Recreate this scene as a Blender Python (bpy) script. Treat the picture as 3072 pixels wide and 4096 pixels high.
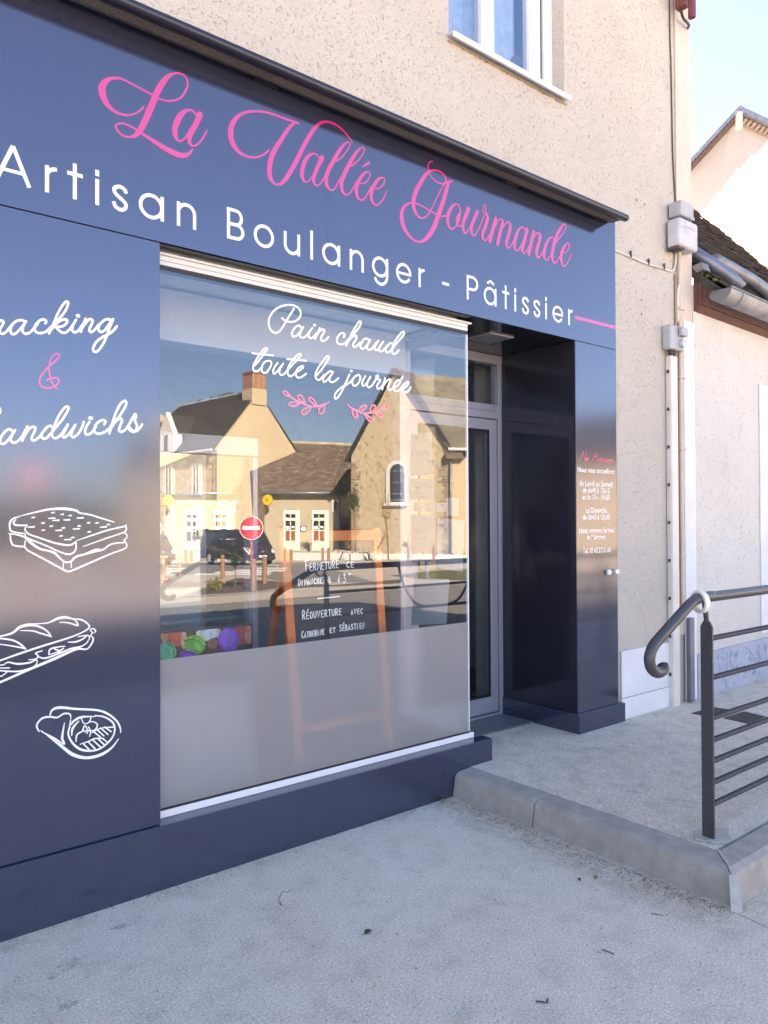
import bpy, bmesh, math, random
from mathutils import Vector, Matrix
random.seed(7)
R_ = math.radians
for o in list(bpy.data.objects): bpy.data.objects.remove(o, do_unlink=True)
SC = bpy.context.scene
COL = SC.collection

# ---------------------------------------------------------------- camera
EYE = Vector((0.0, -2.95, 1.465)); FPX = 3065.8          # focal length in photo pixels (3072 wide)
al, pi_, ro = R_(50.692), R_(.6334), R_(-.2517)
FW = Vector((math.cos(al)*math.cos(pi_), math.sin(al)*math.cos(pi_), math.sin(pi_)))
RT = Vector((math.sin(al), -math.cos(al), 0)); UP = RT.cross(FW)
RT2 = RT*math.cos(ro) + UP*math.sin(ro); UP2 = -RT*math.sin(ro) + UP*math.cos(ro)
cam = bpy.data.cameras.new('camera'); co = bpy.data.objects.new('camera', cam); COL.objects.link(co)
co.matrix_world = Matrix(((RT2.x, UP2.x, -FW.x, EYE.x), (RT2.y, UP2.y, -FW.y, EYE.y), (RT2.z, UP2.z, -FW.z, EYE.z), (0, 0, 0, 1)))
cam.sensor_fit = 'HORIZONTAL'; cam.sensor_width = 36; cam.lens = 36*FPX/3072
cam.clip_start = .05; cam.clip_end = 2000
SC.camera = co

# ---------------------------------------------------------------- light
SUN_EL, SUN_AZ = 36.0, 106.0                              # elevation; direction towards the sun, degrees from +x
w = bpy.data.worlds.new('World'); SC.world = w; w.use_nodes = True
nt = w.node_tree; bg = nt.nodes['Background']
sky = nt.nodes.new('ShaderNodeTexSky'); sky.sky_type = 'NISHITA'; sky.sun_disc = False
sky.sun_elevation = R_(SUN_EL); sky.sun_rotation = R_(90-SUN_AZ)
sky.air_density = 1.0; sky.dust_density = 1.0; sky.ozone_density = 7.0; sky.altitude = 80
nt.links.new(sky.outputs[0], bg.inputs[0]); bg.inputs[1].default_value = .06
sl = bpy.data.lights.new('sun', 'SUN'); so = bpy.data.objects.new('sun', sl); COL.objects.link(so)
sl.energy = 5.0; sl.angle = R_(.5); sl.color = (1, .93, .82)
sd = Vector((math.cos(R_(SUN_EL))*math.cos(R_(SUN_AZ)), math.cos(R_(SUN_EL))*math.sin(R_(SUN_AZ)), math.sin(R_(SUN_EL))))
so.rotation_euler = sd.to_track_quat('Z', 'Y').to_euler()
SC.view_settings.view_transform = 'Standard'; SC.view_settings.look = 'None'
SC.view_settings.use_white_balance = True; SC.view_settings.white_balance_temperature = 9200; SC.view_settings.white_balance_tint = 22
SC.view_settings.gamma = 1; SC.view_settings.exposure = 3.62

# ---------------------------------------------------------------- survey helpers (photo pixel -> place)
GY = .065                                                # front face of the display window, the mirror
def dirpx(u, v): return FW + RT2*((u-1536)/FPX) - UP2*((v-2048)/FPX)
def onY(u, v, y):
    d = dirpx(u, v); return EYE + d*((y-EYE.y)/d.y)
def onX(u, v, x):
    d = dirpx(u, v); return EYE + d*((x-EYE.x)/d.x)
def MV(u, v, D):                                         # thing seen reflected in the window, D metres along the view
    p = EYE + dirpx(u, v)*D; return Vector((p.x, 2*GY-p.y, p.z))
def zg(y):                                               # the square falls gently away from the shop
    return 0.0 if y > -3 else -.029*(-3-y) if y > -46 else -1.247
def MG(u, v, dz=0.0):                                    # reflected point on the ground
    d = dirpx(u, v); t = 1.0
    lo, hi = .5, 400.0
    for _ in range(60):
        t = (lo+hi)/2; p = EYE + d*t
        if p.z > zg(2*GY-p.y): lo = t
        else: hi = t
    p = EYE + d*lo; return Vector((p.x, 2*GY-p.y, zg(2*GY-p.y)+dz))

# ---------------------------------------------------------------- object helpers
def tag(o, label=None, cat=None, group=None, kind=None):
    if label: o['label'] = label
    if cat: o['category'] = cat
    if group: o['group'] = group
    if kind: o['kind'] = kind
    return o
def empty(name, loc, label, cat, group=None):
    o = bpy.data.objects.new(name, None); COL.objects.link(o); o.location = loc; o.empty_display_size = .2
    return tag(o, label, cat, group)
class MB:
    def __init__(s): s.v = []; s.f = []
    def poly(s, pts):
        i = len(s.v); s.v += [tuple(p) for p in pts]; s.f.append(list(range(i, i+len(pts)))); return s
    def box(s, x0, x1, y0, y1, z0, z1):
        i = len(s.v)
        s.v += [(x, y, z) for z in (z0, z1) for y in (y0, y1) for x in (x0, x1)]
        s.f += [[i+a for a in q] for q in ((0, 2, 3, 1), (4, 5, 7, 6), (0, 1, 5, 4), (2, 6, 7, 3), (0, 4, 6, 2), (1, 3, 7, 5))]
        return s
    def obox(s, c, ax, ay, az):                          # oriented box: centre and three half-vectors
        i = len(s.v); c = Vector(c)
        s.v += [tuple(c+Vector(ax)*a+Vector(ay)*b+Vector(az)*d) for d in (-1, 1) for b in (-1, 1) for a in (-1, 1)]
        s.f += [[i+a for a in q] for q in ((0, 2, 3, 1), (4, 5, 7, 6), (0, 1, 5, 4), (2, 6, 7, 3), (0, 4, 6, 2), (1, 3, 7, 5))]
        return s
    def prism(s, pts, d):                                # planar polygon pushed along d
        n = len(pts); i = len(s.v); d = Vector(d)
        s.v += [tuple(p) for p in pts] + [tuple(Vector(p)+d) for p in pts]
        s.f.append(list(range(i, i+n))[::-1]); s.f.append(list(range(i+n, i+2*n)))
        for k in range(n): s.f.append([i+k, i+(k+1) % n, i+n+(k+1) % n, i+n+k])
        return s
    def tube(s, pts, r, n=12, cap=True, sm=True):
        pts = [Vector(p) for p in pts]; N = len(pts); rs = r if isinstance(r, (list, tuple)) else [r]*N
        prev = None; rings = []
        for k, p in enumerate(pts):
            t = (pts[min(k+1, N-1)]-pts[max(k-1, 0)]).normalized()
            if prev is None:
                a = Vector((0, 0, 1)) if abs(t.z) < .9 else Vector((1, 0, 0)); u = t.cross(a).normalized()
            else:
                u = (prev - t*prev.dot(t)).normalized()
            prev = u; v = t.cross(u); i = len(s.v); rings.append(i)
            for q in range(n):
                a = 2*math.pi*q/n; s.v.append(tuple(p+u*math.cos(a)*rs[k]+v*math.sin(a)*rs[k]))
        for a, b in zip(rings, rings[1:]):
            for q in range(n): s.f.append([a+q, a+(q+1) % n, b+(q+1) % n, b+q])
        if cap: s.f.append([rings[0]+q for q in range(n)][::-1]); s.f.append([rings[-1]+q for q in range(n)])
        return s
    def build(s, name, m, parent=None, smooth=False, bevel=0, seg=2):
        me = bpy.data.meshes.new(name); me.from_pydata(s.v, [], s.f); me.update()
        bm = bmesh.new(); bm.from_mesh(me); bmesh.ops.recalc_face_normals(bm, faces=bm.faces); bm.to_mesh(me); bm.free()
        if m: me.materials.append(m)
        if smooth:
            for p in me.polygons: p.use_smooth = True
        o = bpy.data.objects.new(name, me); COL.objects.link(o)
        if parent is not None:
            o.parent = parent; o.matrix_parent_inverse = parent_inv(parent)
        if bevel:
            b = o.modifiers.new('bevel', 'BEVEL'); b.width = bevel; b.segments = seg; b.limit_method = 'ANGLE'; b.angle_limit = R_(40)
            me.polygons.foreach_set('use_smooth', [False]*len(me.polygons))
        return o
def world(o):
    m = Matrix.Translation(o.location) @ o.rotation_euler.to_matrix().to_4x4()
    if o.parent is not None: m = world(o.parent) @ o.matrix_parent_inverse @ m
    return m
def parent_inv(p): return world(p).inverted()
def smooth_by_angle(o, a=35):
    me = o.data
    for p in me.polygons: p.use_smooth = True
    me.set_sharp_from_angle(angle=R_(a)) if hasattr(me, 'set_sharp_from_angle') else None

# ---------------------------------------------------------------- materials
def newmat(name):
    m = bpy.data.materials.new(name); m.use_nodes = True
    return m, m.node_tree, m.node_tree.nodes['Principled BSDF']
def pset(b, **k):
    for a, v in k.items():
        n = a.replace('_', ' ')
        if n in b.inputs: b.inputs[n].default_value = v
def node(nt, t, **k):
    n = nt.nodes.new(t)
    for a, v in k.items():
        if a in n.inputs: n.inputs[a].default_value = v
        else: setattr(n, a, v)
    return n
def coords(nt, sc=(1, 1, 1)):
    tc = node(nt, 'ShaderNodeTexCoord'); mp = node(nt, 'ShaderNodeMapping'); mp.inputs['Scale'].default_value = sc
    nt.links.new(tc.outputs['Object'], mp.inputs[0]); return mp.outputs[0]
def noise(nt, vec, scale, detail=4, rough=.6, dist=0):
    n = node(nt, 'ShaderNodeTexNoise', Scale=scale, Detail=detail, Roughness=rough, Distortion=dist)
    nt.links.new(vec, n.inputs['Vector']); return n.outputs[0]
def ramp(nt, fac, *stops):
    r = node(nt, 'ShaderNodeValToRGB'); cr = r.color_ramp
    while len(cr.elements) < len(stops): cr.elements.new(.5)
    for e, (p, c) in zip(cr.elements, stops):
        e.position = p; e.color = (c[0], c[1], c[2], 1) if hasattr(c, '__len__') else (c, c, c, 1)
    nt.links.new(fac, r.inputs[0]); return r.outputs[0]
def mix(nt, fac, a, b, mode='MIX'):
    m = node(nt, 'ShaderNodeMix'); m.data_type = 'RGBA'; m.blend_type = mode
    for sck, v in ((m.inputs[0], fac), (m.inputs[6], a), (m.inputs[7], b)):
        if hasattr(v, 'is_linked'): nt.links.new(v, sck)
        elif isinstance(v, (tuple, list)): sck.default_value = (v[0], v[1], v[2], 1)
        else: sck.default_value = v
    return m.outputs[2]
def bump(nt, b, h, dist, strength=1.0):
    n = node(nt, 'ShaderNodeBump', Distance=dist, Strength=strength); nt.links.new(h, n.inputs['Height'])
    nt.links.new(n.outputs[0], b.inputs['Normal']); return n
def plain(name, c, rough=.5, metal=0, var=.12, scale=6, ior=1.5, bmp=0, bs=60, spec=.5):
    m, nt, b = newmat(name); pset(b, Roughness=rough, Metallic=metal, IOR=ior); b.inputs['Specular IOR Level'].default_value = spec
    v = coords(nt); n = noise(nt, v, scale, 5)
    cc = ramp(nt, n, (.3, [x*(1-var) for x in c]), (.7, [min(1, x*(1+var)) for x in c]))
    nt.links.new(cc, b.inputs['Base Color'])
    if bmp: bump(nt, b, noise(nt, v, bs, 4), bmp)
    return m
def add_vec(nt, a): pass
M = {}
# lacquered dark cladding: base colour one slate blue, gloss does the rest
def cladding(name, c, rough, ior):
    m, nt, b = newmat(name); pset(b, Roughness=rough, IOR=ior); b.inputs['Base Color'].default_value = (*c, 1); b.inputs['Specular Tint'].default_value = (.70, .80, 1, 1)
    v = coords(nt); n = noise(nt, v, 2.3, 2)
    bump(nt, b, n, .0012, .35)
    n2 = noise(nt, v, 30, 5); r = ramp(nt, n2, (.35, rough*.92), (.75, rough*1.15)); nt.links.new(r, b.inputs['Roughness'])
    return m
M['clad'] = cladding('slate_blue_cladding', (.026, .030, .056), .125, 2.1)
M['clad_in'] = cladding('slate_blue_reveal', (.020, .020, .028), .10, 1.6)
def vinyl(name, c, rough=.2, ior=1.72):
    m, nt, b = newmat(name); pset(b, Roughness=rough, IOR=ior); v = coords(nt)
    cc = ramp(nt, noise(nt, v, 12, 3), (.3, [x*.96 for x in c]), (.7, c)); nt.links.new(cc, b.inputs['Base Color']); return m
M['white_vinyl'] = vinyl('white_vinyl', (.86, .86, .88), .3, 1.5)
M['pink_vinyl'] = vinyl('pink_vinyl', (.64, .020, .19), .16, 1.95)
M['pinkwin'] = vinyl('pink_window_vinyl', (.80, .10, .22), .12, 1.9)
# roughcast render
def roughcast(name, c, pit, dark=.55):
    m, nt, b = newmat(name); pset(b, Roughness=.95); b.inputs['Specular IOR Level'].default_value = .2
    v = coords(nt); n1 = noise(nt, v, 1.1, 6, .6); n2 = noise(nt, v, 95, 4, .55); n4 = noise(nt, coords(nt, (1.3, 1.3, .5)), 5, 6, .6)
    base = ramp(nt, n1, (.3, [x*.93 for x in c]), (.7, [min(1, x*1.05) for x in c]))
    sp = noise(nt, v, 78, 3, .6, .8)
    pm = ramp(nt, sp, (pit, 0), (pit+.06, 1))
    col = mix(nt, pm, [x*dark for x in c], base)
    st = ramp(nt, n4, (.60, 1), (.80, .86)); col = mix(nt, 1.0, col, st, 'MULTIPLY')
    nt.links.new(col, b.inputs['Base Color'])
    mn = node(nt, 'ShaderNodeMath', operation='MULTIPLY_ADD'); nt.links.new(pm, mn.inputs[0]); mn.inputs[1].default_value = .8; nt.links.new(n2, mn.inputs[2])
    bump(nt, b, mn.outputs[0], .006, .8)
    return m
M['render'] = roughcast('beige_roughcast', (.535, .49, .435), .335, .82)
M['render2'] = roughcast('cream_roughcast', (.68, .65, .60), .35, .82)
M['smooth_render'] = plain('smooth_render', (.62, .52, .45), .9, bmp=.001, bs=30, scale=2)
M['white_paint'] = plain('white_masonry_paint', (.70, .71, .74), .8, bmp=.002, bs=25, scale=3, var=.08)
M['white_alu'] = plain('white_aluminium', (.75, .76, .80), .35, scale=3, var=.03)
M['grey_alu'] = plain('grey_aluminium', (.34, .35, .42), .38, metal=.25, scale=3, var=.04)
M['cream_alu'] = plain('cream_aluminium', (.70, .68, .62), .35, scale=3, var=.03)
M['gasket'] = plain('black_gasket', (.012, .012, .014), .5)
M['taupe'] = plain('taupe_soffit', (.16, .15, .14), .5)
M['silicone'] = plain('white_silicone_edge', (.80, .79, .83), .3, var=.02)
M['awn'] = plain('awning_aluminium', (.018, .020, .034), .28, metal=.2, ior=1.6)
M['railpaint'] = plain('railing_paint', (.075, .072, .080), .38, metal=.35, scale=30, var=.08, bmp=.0003, bs=300)
M['zinc'] = plain('weathered_zinc', (.25, .26, .275), .5, metal=.5, scale=7, var=.35)
M['zinc2'] = plain('blue_grey_zinc', (.17, .19, .24), .42, metal=.5, scale=5, var=.25)
M['redwood'] = plain('oxblood_boards', (.115, .042, .035), .7, scale=9, var=.25, bmp=.002, bs=40)
M['plastic_grey'] = plain('grey_plastic_box', (.40, .41, .43), .5, scale=10, var=.15)
M['plastic_dirty'] = plain('dirty_plastic_box', (.52, .53, .56), .55, scale=8, var=.18)
M['conduit'] = plain('cream_conduit', (.66, .62, .57), .5, scale=4, var=.08)
M['cable'] = plain('white_cable', (.58, .55, .50), .6)
M['darkcable'] = plain('dark_cable', (.06, .05, .05), .6)
M['beige_pipe'] = plain('painted_pipe', (.62, .51, .43), .7, scale=3, var=.06)
M['tape'] = plain('paper_tape', (.78, .75, .66), .6, scale=20, var=.05)
M['paper'] = plain('paper', (.84, .82, .84), .8, scale=4, var=.04)
M['orange'] = plain('orange_stained_wood', (.60, .145, .03), .55, scale=8, var=.2)
M['slateboard'] = plain('chalkboard', (.035, .035, .038), .7, scale=5, var=.2)
M['chalk'] = plain('chalk_marker', (.80, .80, .80), .8)
M['interior'] = plain('interior_wall', (.40, .39, .37), .8)
M['ceil'] = plain('interior_ceiling', (.75, .75, .75), .8)
M['valance'] = plain('shutter_box', (.42, .41, .41), .6, scale=2, var=.04)
M['joint'] = plain('dirt_joint', (.14, .125, .10), .95, scale=40, var=.5)
M['floor_in'] = plain('shop_floor_tile', (.10, .10, .11), .35)
M['black'] = plain('matt_black', (.015, .015, .017), .5)
M['wood'] = plain('bollard_wood', (.27, .15, .085), .8, scale=14, var=.3)
M['bark'] = plain('bark', (.16, .12, .085), .9, scale=20, var=.3)
M['leafg'] = plain('olive_leaf', (.075, .085, .030), .7, scale=3, var=.5)
M['dryleaf'] = plain('dry_leaf', (.30, .19, .08), .8, scale=40, var=.4)
M['darkdebris'] = plain('twig', (.07, .055, .045), .9)
M['drain'] = None
# glass: clear pane that both mirrors and lets through (Schlick), physically thin
def glass(name, f0, tint=(1, 1, 1), rough=0.0):
    m = bpy.data.materials.new(name); m.use_nodes = True; nt = m.node_tree; nt.nodes.clear()
    out = node(nt, 'ShaderNodeOutputMaterial'); mx = node(nt, 'ShaderNodeMixShader')
    tr = node(nt, 'ShaderNodeBsdfTransparent'); tr.inputs[0].default_value = (*tint, 1)
    gl = node(nt, 'ShaderNodeBsdfGlossy'); gl.inputs['Roughness'].default_value = rough; gl.inputs[0].default_value = (.80, .90, 1, 1)
    lw = node(nt, 'ShaderNodeLayerWeight', Blend=.5)
    pw = node(nt, 'ShaderNodeMath', operation='POWER'); nt.links.new(lw.outputs['Facing'], pw.inputs[0]); pw.inputs[1].default_value = 5
    ma = node(nt, 'ShaderNodeMath', operation='MULTIPLY_ADD'); nt.links.new(pw.outputs[0], ma.inputs[0]); ma.inputs[1].default_value = 1-f0; ma.inputs[2].default_value = f0
    nt.links.new(ma.outputs[0], mx.inputs[0]); nt.links.new(tr.outputs[0], mx.inputs[1]); nt.links.new(gl.outputs[0], mx.inputs[2])
    nt.links.new(mx.outputs[0], out.inputs[0]); return m
M['glass'] = glass('window_glass', .108, (.96, .98, .98)); M['glass_in'] = glass('window_glass_inner', .008, (.98, .99, .99))
M['glass2'] = glass('side_glass', .05, (.93, .95, .97))
M['glass3'] = glass('upper_window_glass', .16, (.85, .92, .95))
M['cabglass'] = glass('cabinet_glass', .12, (.85, .92, .95))
# frosted film
m = bpy.data.materials.new('frosted_film'); m.use_nodes = True; nt = m.node_tree; nt.nodes.clear()
out = node(nt, 'ShaderNodeOutputMaterial'); b = node(nt, 'ShaderNodeBsdfPrincipled', Roughness=.42, IOR=1.5)
v = coords(nt); cc = ramp(nt, noise(nt, v, 5, 4), (.3, (.60, .61, .61)), (.7, (.65, .655, .655))); nt.links.new(cc, b.inputs['Base Color'])
rf = node(nt, 'ShaderNodeBsdfRefraction', Roughness=.34, IOR=1.2); rf.inputs[0].default_value = (.95, .93, .95, 1)
mx = node(nt, 'ShaderNodeMixShader'); mx.inputs[0].default_value = .74
nt.links.new(b.outputs[0], mx.inputs[1]); nt.links.new(rf.outputs[0], mx.inputs[2]); nt.links.new(mx.outputs[0], out.inputs[0]); M['film'] = m
# ground: fine exposed-aggregate concrete
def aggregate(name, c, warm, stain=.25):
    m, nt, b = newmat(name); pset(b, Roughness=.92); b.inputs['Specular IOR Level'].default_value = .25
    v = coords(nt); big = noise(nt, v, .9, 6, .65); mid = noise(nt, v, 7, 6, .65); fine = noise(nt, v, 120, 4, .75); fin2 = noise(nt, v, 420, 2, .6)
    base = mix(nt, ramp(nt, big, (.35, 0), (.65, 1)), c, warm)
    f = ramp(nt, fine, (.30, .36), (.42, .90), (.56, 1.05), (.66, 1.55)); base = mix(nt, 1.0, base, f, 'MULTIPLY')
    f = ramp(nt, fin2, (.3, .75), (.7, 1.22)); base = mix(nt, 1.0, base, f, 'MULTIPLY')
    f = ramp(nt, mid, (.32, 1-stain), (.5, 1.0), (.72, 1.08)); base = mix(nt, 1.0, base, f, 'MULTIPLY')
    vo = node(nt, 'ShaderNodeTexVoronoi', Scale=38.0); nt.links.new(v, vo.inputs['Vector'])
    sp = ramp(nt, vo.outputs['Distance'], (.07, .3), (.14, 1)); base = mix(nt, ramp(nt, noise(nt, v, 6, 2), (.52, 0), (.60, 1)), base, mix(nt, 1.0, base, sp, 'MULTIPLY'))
    if name.startswith('aggregate'):                     # dirt gathered at the foot of the kerb and of the plinth
        sx = node(nt, 'ShaderNodeSeparateXYZ'); nt.links.new(v, sx.inputs[0])
        def band(sock, a, b_, flip=False):
            r = node(nt, 'ShaderNodeMapRange'); r.interpolation_type = 'SMOOTHSTEP'; nt.links.new(sock, r.inputs[0]); r.inputs[1].default_value = a; r.inputs[2].default_value = b_
            return r.outputs[0]
        def mul(*s):
            o = s[0]
            for q in s[1:]:
                m_ = node(nt, 'ShaderNodeMath', operation='MULTIPLY'); nt.links.new(o, m_.inputs[0]); nt.links.new(q, m_.inputs[1]); o = m_.outputs[0]
            return o
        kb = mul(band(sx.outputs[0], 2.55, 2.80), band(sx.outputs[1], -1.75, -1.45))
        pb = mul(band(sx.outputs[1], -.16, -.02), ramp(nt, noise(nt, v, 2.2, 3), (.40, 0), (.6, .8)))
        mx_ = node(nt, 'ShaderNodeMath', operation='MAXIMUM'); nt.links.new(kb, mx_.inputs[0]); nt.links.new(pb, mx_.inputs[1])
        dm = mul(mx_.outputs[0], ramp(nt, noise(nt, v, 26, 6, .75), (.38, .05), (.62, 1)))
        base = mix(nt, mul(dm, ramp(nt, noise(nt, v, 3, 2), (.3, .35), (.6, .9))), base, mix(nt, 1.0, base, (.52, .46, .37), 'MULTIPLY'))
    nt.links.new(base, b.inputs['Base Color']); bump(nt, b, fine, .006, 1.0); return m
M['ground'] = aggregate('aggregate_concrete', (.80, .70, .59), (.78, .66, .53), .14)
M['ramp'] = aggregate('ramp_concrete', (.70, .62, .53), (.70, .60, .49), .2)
M['kerb'] = plain('kerb_concrete', (.37, .325, .285), .72, scale=14, var=.16, bmp=.002, bs=160)
M['mortar'] = plain('mortar', (.44, .41, .37), .9, scale=20, var=.15, bmp=.003, bs=60)
M['road'] = plain('asphalt', (.15, .145, .135), .9, scale=3, var=.16, bmp=.004, bs=90)
M['paving'] = plain('light_paving', (.36, .325, .28), .9, scale=2, var=.1)
M['mulch'] = plain('bark_mulch', (.085, .062, .05), .95, scale=9, var=.45, bmp=.03, bs=30)
M['grass'] = plain('lawn', (.085, .095, .030), .95, scale=5, var=.3)
M['paintw'] = plain('road_paint', (.66, .64, .60), .8, scale=6, var=.1)
M['cobble'] = plain('paver_strip', (.30, .28, .25), .9, scale=12, var=.3)
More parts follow.
